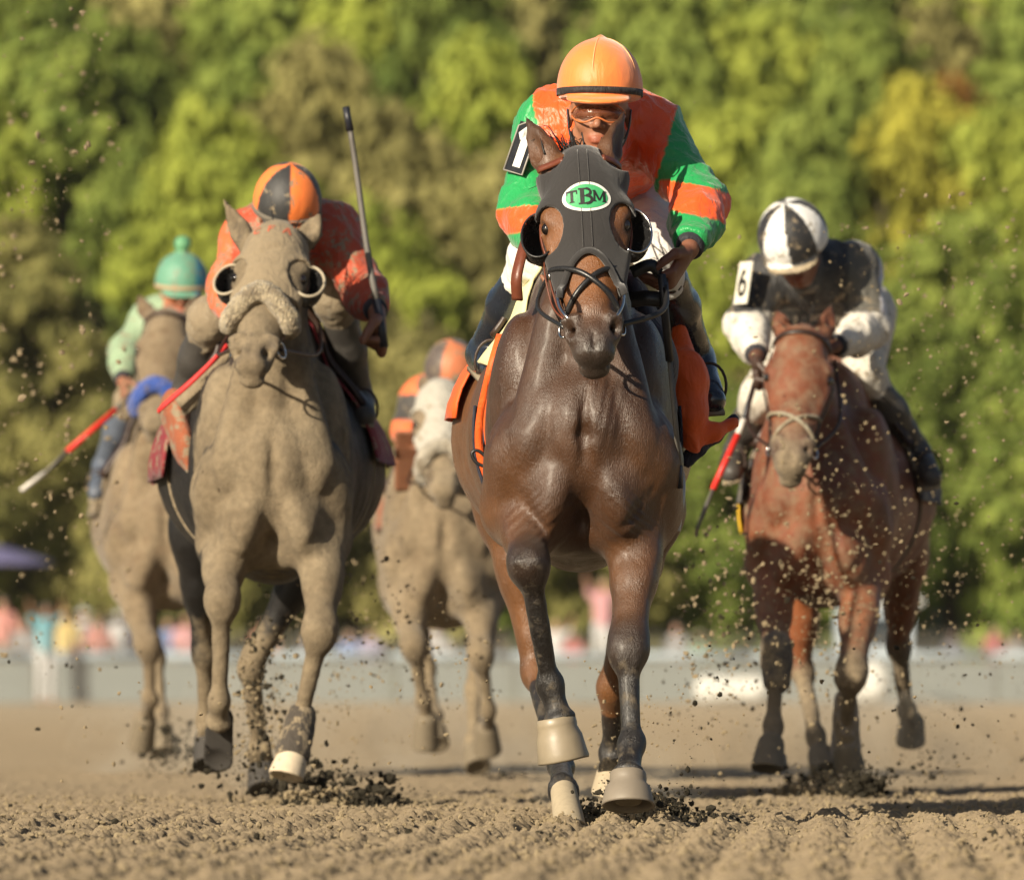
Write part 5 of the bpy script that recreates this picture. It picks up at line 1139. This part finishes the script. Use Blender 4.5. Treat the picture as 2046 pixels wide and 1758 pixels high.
cloud('flying_dark_clods', [
    (520, 1400, 60, 170, 23.6, 25, 420, .002, .009, 1), (610, 1560, 110, 45, 23.3, 24.5, 520, .003, .013, 1), (740, 1580, 90, 40, 23.0, 24.0, 200, .003, .016, 1), (450, 1530, 80, 50, 23.5, 24.5, 120, .003, .010, 1),
    (1240, 1590, 60, 34, 20.2, 20.8, 220, .003, .010, 1), (1330, 1610, 80, 40, 19.9, 20.5, 220, .003, .011, 1), (1400, 1500, 60, 160, 20.5, 22, 60, .002, .008, 1), (1730, 1572, 44, 30, 24.8, 25.1, 900, .004, .011, 1), (1850, 1540, 60, 40, 25, 26, 120, .003, .008, 1),
    (1620, 1570, 120, 50, 25, 26, 260, .003, .009, 1), (350, 1500, 60, 60, 28, 29, 240, .004, .012, 1), (985, 1560, 60, 25, 30, 31, 100, .004, .012, 1), (1850, 1350, 150, 160, 22, 26, 60, .002, .006, 0), (150, 1330, 160, 130, 23, 27, 50, .002, .007, 0), (1430, 1330, 60, 80, 22, 24, 40, .002, .005, 1)], M_darkclod, 6)
# heaps thrown up where the leading hooves land
def heap(cx, cy, Y, w_, d_, hh, n, r0, r1, seed, label_mat):
    R = np.random.default_rng(seed); c = at(cx, cy, Y); x = R.normal(0, w_, n); y = R.normal(0, d_, n); z = hh * np.exp(-(x / w_)**2 * .6 - (y / d_)**2 * .5) * R.random(n)
    return np.stack([c[0] + x, Y + y, np.zeros(n) + ground_h(c[0] + x, Y + y) + z], 1), r0 + (r1 - r0) * R.random(n) ** 3
A_ = [heap(1310, 1620, 20.35, .085, .12, .075, 900, .003, .010, 1, 0), heap(1190, 1640, 20.6, .05, .10, .06, 350, .003, .009, 2, 0), heap(1120, 1650, 20.35, .05, .08, .03, 200, .003, .008, 4, 0), heap(640, 1595, 23.6, .12, .3, .05, 500, .004, .014, 5, 0), heap(1650, 1560, 25.7, .12, .3, .09, 700, .004, .014, 3, 0)]
v, q = lumps(np.concatenate([a[0] for a in A_]), np.concatenate([a[1] for a in A_]), 9); link('kicked_up_heaps', mesh_from('kicked_up_heaps', v, q, False), M_clod, kind='stuff')
A_ = [heap(1365, 1635, 20.25, .07, .1, .045, 240, .003, .010, 11, 0), heap(1240, 1605, 20.7, .06, .1, .07, 260, .003, .009, 12, 0), heap(700, 1598, 23.4, .16, .2, .045, 420, .004, .013, 13, 0)]
v, q = lumps(np.concatenate([a[0] for a in A_]), np.concatenate([a[1] for a in A_]), 10); link('dark_heaps', mesh_from('dark_heaps', v, q, False), M_darkclod, kind='stuff')

# ------------------------------------------------------------------ fence, kiosk, crowd
M_rail = plain('pale_blue_painted_rail', (.36, .44, .50), .5); M_panel = plain('weathered_green_grey_panel', (.19, .215, .21), .7, scale=3); M_post = plain('grey_fence_post', (.20, .22, .21), .6)
fn = root_empty('track_fence', (0, 155, 0), 'pale blue railed fence with grey green panels round the far edge of the track', 'fence')
me_p = None
for i in range(-14, 15):
    x = i * 2.4; v, q = box((x, 155, .48), (.10, .12, .96)); 
    if i == -14: mp = mesh_from('post', v - [x, 0, 0], q, False); mp.materials.append(M_post); v2, q2 = box((1.2, 155.02, .43), (2.26, .04, .80)); mpa = mesh_from('panel', v2, q2, False); mpa.materials.append(M_panel); v3, q3 = sweep([(0, 154.94, .95), (2.4, 154.94, .95)], .085, 10); mr = mesh_from('rail', v3, q3); mr.materials.append(M_rail)
    for nm, mm in (('post', mp), ('panel', mpa), ('rail', mr)):
        o = bpy.data.objects.new(nm, mm); sc.collection.objects.link(o); o.parent = fn; o.location = (x, -155, 0)
k = root_empty('kiosk', tuple(at(1745, 1400, 157.5)), 'pale blue booth standing behind the fence right of the red bay horse', 'kiosk'); kb = world_loc(k)
M_kb = plain('pale_blue_panel_paint', (.50, .58, .66), .5, scale=4); M_kw = plain('white_board_paint', (.72, .72, .70), .5, scale=4)
for nm, c, s_, mt in (('wall', (0, 0, 1.0), (1.5, 1.2, 2.0), M_kb), ('roof', (0, 0, 2.06), (1.9, 1.6, .12), M_kw), ('counter', (0, -.7, .95), (1.5, .3, .06), M_kw), ('window', (0, -.61, 1.45), (1.0, .03, .6), plain('dark_window_glass', (.03, .04, .05), .1))):
    v, q = box(kb * [1, 1, 0] + np.array(c), s_); link(nm, mesh_from(nm, v, q, False), mt, k)
for (x, y_, w_, h_, lab) in ((1462, 1402, 1.25, .55, 'low white padded block in front of the fence between leading and right horses'), (1738, 1392, .45, .85, 'narrow white padded block at the fence beside the pale blue booth')):
    B = Sdf(.03); c = at(x, y_, 153.6); c[2] = h_ / 2; B.tube(c - [w_ / 2 - .15, 0, 0], c + [w_ / 2 - .15, 0, 0], (h_ / 2, .25), (h_ / 2, .25), V3(0, 0, 1), k=.05); v, q = B.mesh(1, lambda V: .03 * wob(V, 6, 3)); link('padded_block', mesh_from('padded_block', v, q), plain('white_canvas', (.75, .75, .70), .7), label=lab, cat='block')
# spectators: four builds, individually dressed
def build_person(k):
    R = np.random.default_rng(k); a = .0; arm = [(.22, -.10, -.35), (.30, -.20, -.20), (.18, -.28, -.12), (.34, .0, .10)][k]; out = {}
    sh = V3(.19, 0, 1.43); hipz = .92
    def base(h, g, parts):
        B = Sdf(h)
        if 'head' in parts: B.ell((0, -.01, 1.62), (.078, .10, .115), k=.02); B.cone((0, 0, 1.5), (0, 0, 1.42), .05, .06, k=.03)
        if 'torso' in parts: B.tube((0, 0, 1.38), (0, 0, .98), (.18 + g, .11 + g), (.15 + g, .11 + g), V3(1, 0, 0), k=.05)
        for s in (-1, 1):
            p = V3(s * .19, 0, 1.42); e = p + V3(s * .08, arm[1] * .4, -.26 if arm[2] < 0 else .1); w_ = e + V3(s * (-.05 if k != 3 else .05), arm[1] * 1.2, arm[2] + .12)
            if 'upper' in parts: B.cone(p, e, .052 + g, .042 + g, k=.03)
            if 'fore' in parts: B.cone(e, w_, .038 + g, .028 + g, k=.02); B.ell(w_ + unit(w_ - e) * .06, (.03, .025, .055), k=.02)
            if 'legs' in parts: B.cone((s * .09, 0, .92), (s * .11, -.02, .5), .085 + g, .06 + g, k=.03); B.cone((s * .11, -.02, .5), (s * .11, .02, .09), .058 + g, .045 + g, k=.02)
            if 'feet' in parts: B.cone((s * .11, .03, .05), (s * .12, -.15, .04), .045, .035, k=.02)
        return B.mesh(1, (lambda V: .006 * wob(V, 20, k)) if g else None)
    for nm, h, g, parts in (('body', .024, 0, ('head', 'torso', 'upper', 'fore', 'legs', 'feet')), ('shirt', .024, .018, ('torso', 'upper')), ('trousers', .024, .016, ('legs',))): v, q = base(h, g, parts); out[nm] = mesh_from(nm, v, q)
    B = Sdf(.02); B.ell((0, .012, 1.665), (.090, .108, .095), k=.02); B.ell((0, -.10, 1.60), (.09, .07, .07), k=.02, op='s'); v, q = B.mesh(1); out['hair'] = mesh_from('hair', v, q)
    B = Sdf(.02); B.ell((0, 0, 1.68), (.095, .11, .07), k=.02); B.ell((0, -.02, 1.665), (.19, .20, .018), k=.02); v, q = B.mesh(1); out['hat'] = mesh_from('hat', v, q)
    return out
builds = [build_person(k) for k in range(4)]
M_ps = [plain('spectator_skin_light', (.50, .27, .18), .6), plain('spectator_skin_tan', (.33, .17, .10), .6), plain('spectator_skin_dark', (.12, .06, .04), .6)]
COL = dict(salmon=(.75, .22, .16), turquoise=(.09, .50, .62), white=(.75, .75, .75), yellow=(.85, .60, .08), pink=(.80, .30, .33), blue=(.08, .22, .62), navy=(.02, .03, .08), red=(.60, .04, .05), grey=(.25, .25, .27), lilac=(.35, .30, .55), black=(.03, .03, .03), khaki=(.30, .24, .14), denim=(.06, .10, .20), green=(.10, .25, .10), orange=(.75, .25, .08), brown=(.06, .03, .015), blond=(.45, .30, .10))
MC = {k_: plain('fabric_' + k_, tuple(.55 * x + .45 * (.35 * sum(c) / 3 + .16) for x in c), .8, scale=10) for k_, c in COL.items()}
sp = [(6, 1196, 'salmon', 'khaki', 'brown', 0, 'at the left edge of the photo'), (92, 1205, 'turquoise', 'white', 'brown', 3, 'leaning at the fence on the far left'), (130, 1218, 'yellow', 'white', 'hat:yellow', 0, 'beside the turquoise shirt'), (168, 1216, 'white', 'denim', 'hat:white', 2, 'left of the salmon shirt'), (196, 1232, 'salmon', 'navy', 'brown', 1, 'between two white tops'),
      (238, 1222, 'white', 'khaki', 'hat:white', 3, 'just left of the far left horse'), (50, 1240, 'grey', 'navy', 'brown', 2, 'behind the fence near the turquoise shirt'), (262, 1245, 'lilac', 'denim', 'blond', 0, 'behind the far left horse legs'), (150, 1258, 'pink', 'white', 'blond', 1, 'short, low behind the fence rail'), (338, 1236, 'blue', 'khaki', 'brown', 0, 'between the far left and the second horse'),
      (372, 1230, 'pink', 'denim', 'blond', 1, 'right of the bright blue shirt'), (402, 1255, 'salmon', 'black', 'brown', 2, 'near the second horse foreleg'), (530, 1238, 'orange', 'navy', 'brown', 0, 'framed by the second horse forelegs'), (612, 1262, 'grey', 'denim', 'hat:khaki', 1, 'behind the second horse raised leg'), (698, 1262, 'blue', 'white', 'blond', 2, 'just right of the second horse'), (742, 1258, 'lilac', 'navy', 'brown', 0, 'left of the middle horse'),
      (872, 1246, 'white', 'denim', 'hat:white', 2, 'framed by the middle horse legs'), (1072, 1262, 'red', 'khaki', 'brown', 0, 'behind the lead horse left foreleg'), (1112, 1240, 'white', 'navy', 'blond', 3, 'between the lead horse forelegs'), (1146, 1262, 'red', 'denim', 'brown', 1, 'right of the white top under the lead horse'), (1206, 1158, 'pink', 'white', 'blond', 3, 'tall, standing high behind the lead horse legs'), (1352, 1246, 'grey', 'navy', 'brown', 0, 'right of the lead horse in dull clothes'),
      (1398, 1262, 'green', 'black', 'hat:khaki', 1, 'in front of the trees right of centre'), (1905, 1262, 'navy', 'khaki', 'brown', 2, 'right of the red bay horse'), (1988, 1252, 'red', 'denim', 'brown', 0, 'at the far right of the fence'), (2030, 1266, 'grey', 'navy', 'brown', 1, 'at the right edge of the photo')]
rs = np.random.default_rng(4)
for i, (px, pt, shirt, tr, hd, k, where) in enumerate(sp):
    Y = 156.2 + 2.5 * rs.random() if px != 92 else 154.2
    base = at(px, 0, Y); top = CH - (pt - HY) * Y / F; sc_f = min(max(top / 1.74, .82), 1.12); lift = max(0, top - 1.74 * sc_f)
    o = root_empty('person', (base[0], Y, 0), f'spectator in {"an" if shirt == "orange" else "a"} {shirt} top {where}', 'spectator', 'spectators behind the far fence'); o.scale = (sc_f,) * 3; o.rotation_euler[2] = rs.uniform(-.5, .5)
    if lift > .15:
        v, q = box((base[0], Y, lift / 2), (1.2, 1.0, lift)); link('platform', mesh_from('platform', v, q, False), M_post, label=f'low grey platform under the spectator in {shirt} {where}'[:90], cat='platform'); o.location[2] = lift
    for nm in ('body', 'shirt', 'trousers', 'hat' if hd.startswith('hat') else 'hair'):
        c = bpy.data.objects.new(nm, builds[k][nm]); sc.collection.objects.link(c); c.parent = o
        mt = {'body': M_ps[i % 3 if i % 3 < 2 or i % 2 else 0], 'shirt': MC[shirt], 'trousers': MC[tr]}.get(nm) or MC[hd.split(':')[-1]]
        if not builds[k][nm].materials: builds[k][nm].materials.append(mt)
        c.material_slots[0].link = 'OBJECT'; c.material_slots[0].material = mt
# parasol at the left edge
pz = at(-35, 1128, 163); u = root_empty('parasol', (pz[0], 163, 0), 'purple and blue parasol at the left edge above the crowd', 'parasol')
prof = [(0, .02), (.10, .5), (.26, 1.05), (.40, 1.45), (.46, 1.5), (.44, 1.46), (.24, 1.0), (.04, .02)]; v, q = lathe((pz[0], 163, pz[2] + .46), (0, 0, -1), prof, 16); o = link('canopy', mesh_from('canopy', v, q, False), plain('purple_canopy', (.17, .16, .30), .7), u)
v, q = sweep([(pz[0], 163, 0), (pz[0], 163, pz[2] + .44)], .025, 8); link('pole', mesh_from('pole', v, q), M_post, u)

# ------------------------------------------------------------------ trees
def leaf_mat(nm, dark, light):
    m = bpy.data.materials.new(nm); m.use_nodes = True; t = m.node_tree; t.nodes.clear(); N = t.nodes.new; out = N('ShaderNodeOutputMaterial'); df = N('ShaderNodeBsdfDiffuse'); tr = N('ShaderNodeBsdfTranslucent'); mx = N('ShaderNodeMixShader'); mx.inputs[0].default_value = .22
    a = N('ShaderNodeAttribute'); a.attribute_name = 'Col'; mc = N('ShaderNodeMix'); mc.data_type = 'RGBA'; mc.inputs[6].default_value = (*dark, 1); mc.inputs[7].default_value = (*light, 1)
    t.links.new(a.outputs['Fac'], mc.inputs[0]); t.links.new(mc.outputs[2], df.inputs[0]); t.links.new(mc.outputs[2], tr.inputs[0]); t.links.new(df.outputs[0], mx.inputs[1]); t.links.new(tr.outputs[0], mx.inputs[2]); t.links.new(mx.outputs[0], out.inputs[0]); return m
LM = {'bright': leaf_mat('yellow_green_leaves', (.185, .23, .042), (.41, .46, .085)), 'mid': leaf_mat('green_leaves', (.13, .18, .042), (.30, .36, .08)), 'dark': leaf_mat('dark_green_leaves', (.085, .125, .03), (.21, .26, .06)),
      'olive': leaf_mat('olive_leaves', (.14, .145, .05), (.30, .28, .10)), 'orange': leaf_mat('orange_turning_leaves', (.16, .09, .025), (.42, .20, .05)), 'yellow': leaf_mat('yellow_leaves', (.22, .22, .04), (.46, .43, .07)), 'tan': leaf_mat('dull_tan_green_leaves', (.17, .16, .06), (.37, .34, .13))}
M_bark = plain('grey_brown_bark', (.09, .07, .05), .9, scale=3)
def tree_proto(seed, bushy=False):
    R = np.random.default_rng(seed); Hh = 10.; parts = [sweep(spline([(0, 0, -.5), (R.normal(0, .1), R.normal(0, .1), 3), (R.normal(0, .3), R.normal(0, .3), 6), (R.normal(0, .4), R.normal(0, .4), 9)], 4), np.linspace(.26, .05, 13), 7)]
    n = 120; C = []
    while len(C) < n:
        p = R.uniform(-1, 1, 3)
        if p @ p < 1: 
            z = (5.4 + p[2] * 4.3) if not bushy else (4.6 + p[2] * 4.6); w_ = 3.0 * (1 - .35 * max(0, p[2])) ; C.append((p[0] * w_ * 1.05, p[1] * w_, z, R.uniform(.40, .95)))
    for c in C[::4]: parts.append(sweep(spline([(0, 0, max(1, c[2] * .55)), (c[0] * .5, c[1] * .5, c[2] * .8), c[:3]], 3), np.linspace(.10, .025, 7), 5))
    v, q = join(*parts); tm = mesh_from('trunk', v, q); tm.materials.append(M_bark)
    P = []; K = []; OUT = []
    for c in C:
        m = int(170 * c[3] ** 2) + 20; d = R.normal(size=(m, 3)); d /= np.linalg.norm(d, axis=1)[:, None]; P.append(np.array(c[:3]) + d * c[3] * (R.uniform(.35, 1.25, (m, 1))) * np.array([1.15, 1.15, .75])); OUT.append(d); K.append(np.clip(R.random() * .7 + R.normal(.12, .15, m), 0, 1))
    P = np.concatenate(P); K = np.concatenate(K); OUT = np.concatenate(OUT); m = len(P); nrm = OUT + R.normal(0, .38, (m, 3)) + np.array([0, 0, .25]); nrm /= np.linalg.norm(nrm, axis=1)[:, None]; a = np.cross(nrm, R.normal(size=(m, 3))); a /= np.linalg.norm(a, axis=1)[:, None]; b = np.cross(nrm, a); b /= np.linalg.norm(b, axis=1)[:, None]; s_ = R.uniform(.10, .22, (m, 1))
    Vv = np.stack([P - a * s_ - b * s_ * .6, P + a * s_ - b * s_ * .6, P + a * s_ + b * s_ * .6, P - a * s_ + b * s_ * .6], 1).reshape(-1, 3); Qq = np.arange(4 * m).reshape(-1, 4)
    cm = mesh_from('crown', Vv, Qq, False); set_col(cm, np.repeat(K, 4)[:, None] * np.ones((1, 3))); cm.materials.append(LM['mid']); return tm, cm
protos = [tree_proto(s, s % 2 == 1) for s in range(5)]
rt = np.random.default_rng(2); NAMEC = dict(bright='bright yellow green', mid='mid green', dark='dark green', olive='dull olive', orange='orange tinged', yellow='golden yellow', tan='dusty tan green')
seen = {}
def add_tree(px, ptop, Y, wpx, colr, where, group='trees on the hillside'):
    b = at(px, 0, Y); z0 = float(hill_z(b[0], Y)); top = CH - (ptop - HY) * Y / F; hh = top - z0; ws = wpx * Y / F / 6.2
    lab = f'{NAMEC[colr]} {where}'; 
    if lab in seen: pass
    seen[lab] = seen.get(lab, 0) + 1
    o = root_empty('broadleaf_tree', (b[0], Y, z0), lab, 'tree', group); o.scale = (ws, ws, hh / 10.); o.rotation_euler[2] = rt.uniform(0, 6.28); tm, cm = protos[rt.integers(5)]
    for nm, mm in (('trunk', tm), ('crown', cm)):
        c = bpy.data.objects.new(nm, mm); sc.collection.objects.link(c); c.parent = o
        if nm == 'crown': c.material_slots[0].link = 'OBJECT'; c.material_slots[0].material = LM[colr]
for (px, pt, Y, w_, cl, wh) in [
    (30, 430, 190, 420, 'olive', 'bushy tree at far left above the turquoise spectator'), (170, 500, 192, 400, 'tan', 'shrubby tree left of the green pompom cap'), (330, 660, 190, 380, 'olive', 'tree hidden behind the far left horse'), (-140, 560, 190, 420, 'olive', 'tree just outside the left edge'),
    (700, 560, 192, 420, 'tan', 'tree behind the raised whip'), (520, 760, 189, 380, 'olive', 'tree behind the second horse'), (860, 540, 190, 400, 'tan', 'tree above the middle horse'), (1010, 700, 189, 360, 'dark', 'tree behind the leading horse'), (1200, 800, 188, 360, 'olive', 'tree behind the lead horse legs'),
    (1370, 640, 190, 380, 'mid', 'tree between the two right jockeys'), (1500, 760, 188, 380, 'dark', 'tree behind the red bay horse'), (1680, 800, 189, 400, 'dark', 'tree behind the black and white jockey'), (1900, 420, 192, 420, 'mid', 'tree right of the black and white cap'), (1800, 620, 190, 380, 'dark', 'tree low behind the right jockey'), (2040, 640, 190, 380, 'mid', 'tree low at the right edge'), (2160, 500, 191, 420, 'mid', 'tree just outside the right edge'),
    (90, 60, 214, 420, 'mid', 'tree in the upper left corner'), (-60, 180, 212, 400, 'bright', 'tree cut by the left edge'), (20, 60, 222, 260, 'orange', 'tree top at the upper left edge'), (270, 260, 210, 300, 'dark', 'gap tree above the pompom cap'), (420, 190, 208, 380, 'bright', 'tree above the orange and black cap'), (560, 330, 200, 360, 'bright', 'tree just behind the orange and black cap'), (640, 60, 214, 420, 'tan', 'tree above the raised whip'), (820, 120, 208, 420, 'tan', 'tree between the whip and the orange cap'), (760, 330, 200, 380, 'bright', 'tree right of the raised whip'),
    (960, 60, 212, 400, 'bright', 'tree left of the orange cap'), (1000, 280, 202, 340, 'tan', 'tree left of the green sleeve'), (1120, 330, 204, 360, 'mid', 'tree hidden by the lead jockey'), (1340, 40, 210, 420, 'mid', 'tree right of the orange cap'), (1480, 180, 206, 400, 'bright', 'tree above the gap between the right jockeys'), (1420, 420, 198, 360, 'bright', 'tree by the orange and green elbow'), (1600, 230, 205, 380, 'mid', 'tree above the black and white cap'), (1560, 520, 197, 340, 'olive', 'tree just behind the black and white cap'),
    (1830, 150, 208, 420, 'yellow', 'tree at upper right'), (1780, 310, 200, 300, 'yellow', 'smaller tree right of the black and white cap'), (2000, 200, 207, 380, 'bright', 'tree at the upper right edge'), (1940, 60, 216, 260, 'orange', 'tree top in the upper right corner'), (1720, 20, 216, 400, 'mid', 'tree at the top right of centre'), (2180, 120, 212, 420, 'mid', 'tree beyond the upper right corner'), (230, 20, 216, 360, 'dark', 'tree at the upper left behind the bright one'), (1680, 420, 200, 300, 'dark', 'tree between yellow and black and white cap')]:
    add_tree(px, pt, Y, w_, cl, wh)
k_ = 0; pos = ['far left', 'left', 'left of centre', 'above the whip', 'above centre', 'near the orange cap', 'right of the orange cap', 'right of centre', 'upper right', 'far right']
for row, (Y, pt, cls) in enumerate(((238, -90, ('mid', 'bright', 'dark', 'tan')), (262, -260, ('mid', 'dark', 'bright')))):
    for i in range(14):
        px = -300 + i * 200 + row * 90; add_tree(px, pt + rt.integers(-50, 60), Y + rt.uniform(-5, 5), 430, cls[i % len(cls)], f'tree on the {"upper" if row else "middle"} slope, {pos[min(9, i * 10 // 14)]}', 'trees high on the hillside')


# low veil of dust hanging over the track behind the field
B = Sdf(.3)
for i_, (x_, y_, rx_, ry_, rz_) in enumerate(((-9, 90, 14, 40, .70), (6, 70, 12, 26, .55), (14, 110, 12, 34, .85), (0, 120, 16, 26, .80))): B.ell((x_, y_, .15), (rx_, ry_, rz_), k=.5)
v, q = B.mesh(2); dm = bpy.data.materials.new('airborne_dust'); dm.use_nodes = True; t_ = dm.node_tree; t_.nodes.clear(); pv = t_.nodes.new('ShaderNodeVolumePrincipled')
pv.inputs['Color'].default_value = (.92, .84, .70, 1); pv.inputs['Density'].default_value = .0026; t_.links.new(pv.outputs[0], t_.nodes.new('ShaderNodeOutputMaterial').inputs['Volume']); link('dust_cloud', mesh_from('dust_cloud', v, q), dm, kind='stuff')

# dust and fine spray thrown up behind the hooves
pm_ = bpy.data.materials.new('hoof_dust'); pm_.use_nodes = True; t_ = pm_.node_tree; t_.nodes.clear(); pv = t_.nodes.new('ShaderNodeVolumePrincipled'); pv.inputs['Color'].default_value = (.92, .84, .70, 1)
tc = t_.nodes.new('ShaderNodeTexCoord'); nz = t_.nodes.new('ShaderNodeTexNoise'); nz.inputs['Scale'].default_value = 5; nz.inputs['Detail'].default_value = 3; mr = t_.nodes.new('ShaderNodeMapRange'); mr.inputs[1].default_value = .48; mr.inputs[2].default_value = .75; mr.inputs[4].default_value = 1.0
t_.links.new(tc.outputs['Object'], nz.inputs['Vector']); t_.links.new(nz.outputs['Fac'], mr.inputs[0]); t_.links.new(mr.outputs[0], pv.inputs['Density']); t_.links.new(pv.outputs[0], t_.nodes.new('ShaderNodeOutputMaterial').inputs['Volume'])
for (px_, py_, Y_, rx_, ry_, rz_) in ((520, 1450, 26.2, .30, .6, .30), (1720, 1500, 27.5, .55, .9, .32), (360, 1500, 33.0, .5, .8, .3), (900, 1480, 32.0, .5, .8, .28), (1230, 1540, 22.8, .28, .5, .16)):
    c_ = at(px_, py_, Y_); B = Sdf(.06); 
    for j_ in range(5): a_ = j_ * 1.9; B.ell(c_ + V3(math.cos(a_) * rx_ * .5, math.sin(a_) * ry_ * .5, .05 * math.sin(j_ * 3)), (rx_ * .6, ry_ * .6, rz_ * (.6 + .1 * (j_ % 3))), k=.1)
    v, q = B.mesh(1); link('dust_puff', mesh_from('dust_puff', v, q), pm_, kind='stuff')

# thin warm air over the track and the woods
hv_, hq_ = box((0, 455, 74.0), (340, 918, 150.0)); hm = bpy.data.materials.new('pale_dusty_air'); hm.use_nodes = True; t_ = hm.node_tree; t_.nodes.clear()
pv = t_.nodes.new('ShaderNodeVolumePrincipled'); pv.inputs['Color'].default_value = (.95, .92, .84, 1); pv.inputs['Density'].default_value = .00008
t_.links.new(pv.outputs[0], t_.nodes.new('ShaderNodeOutputMaterial').inputs['Volume']); link('haze', mesh_from('haze', hv_, hq_, False), hm, kind='stuff')
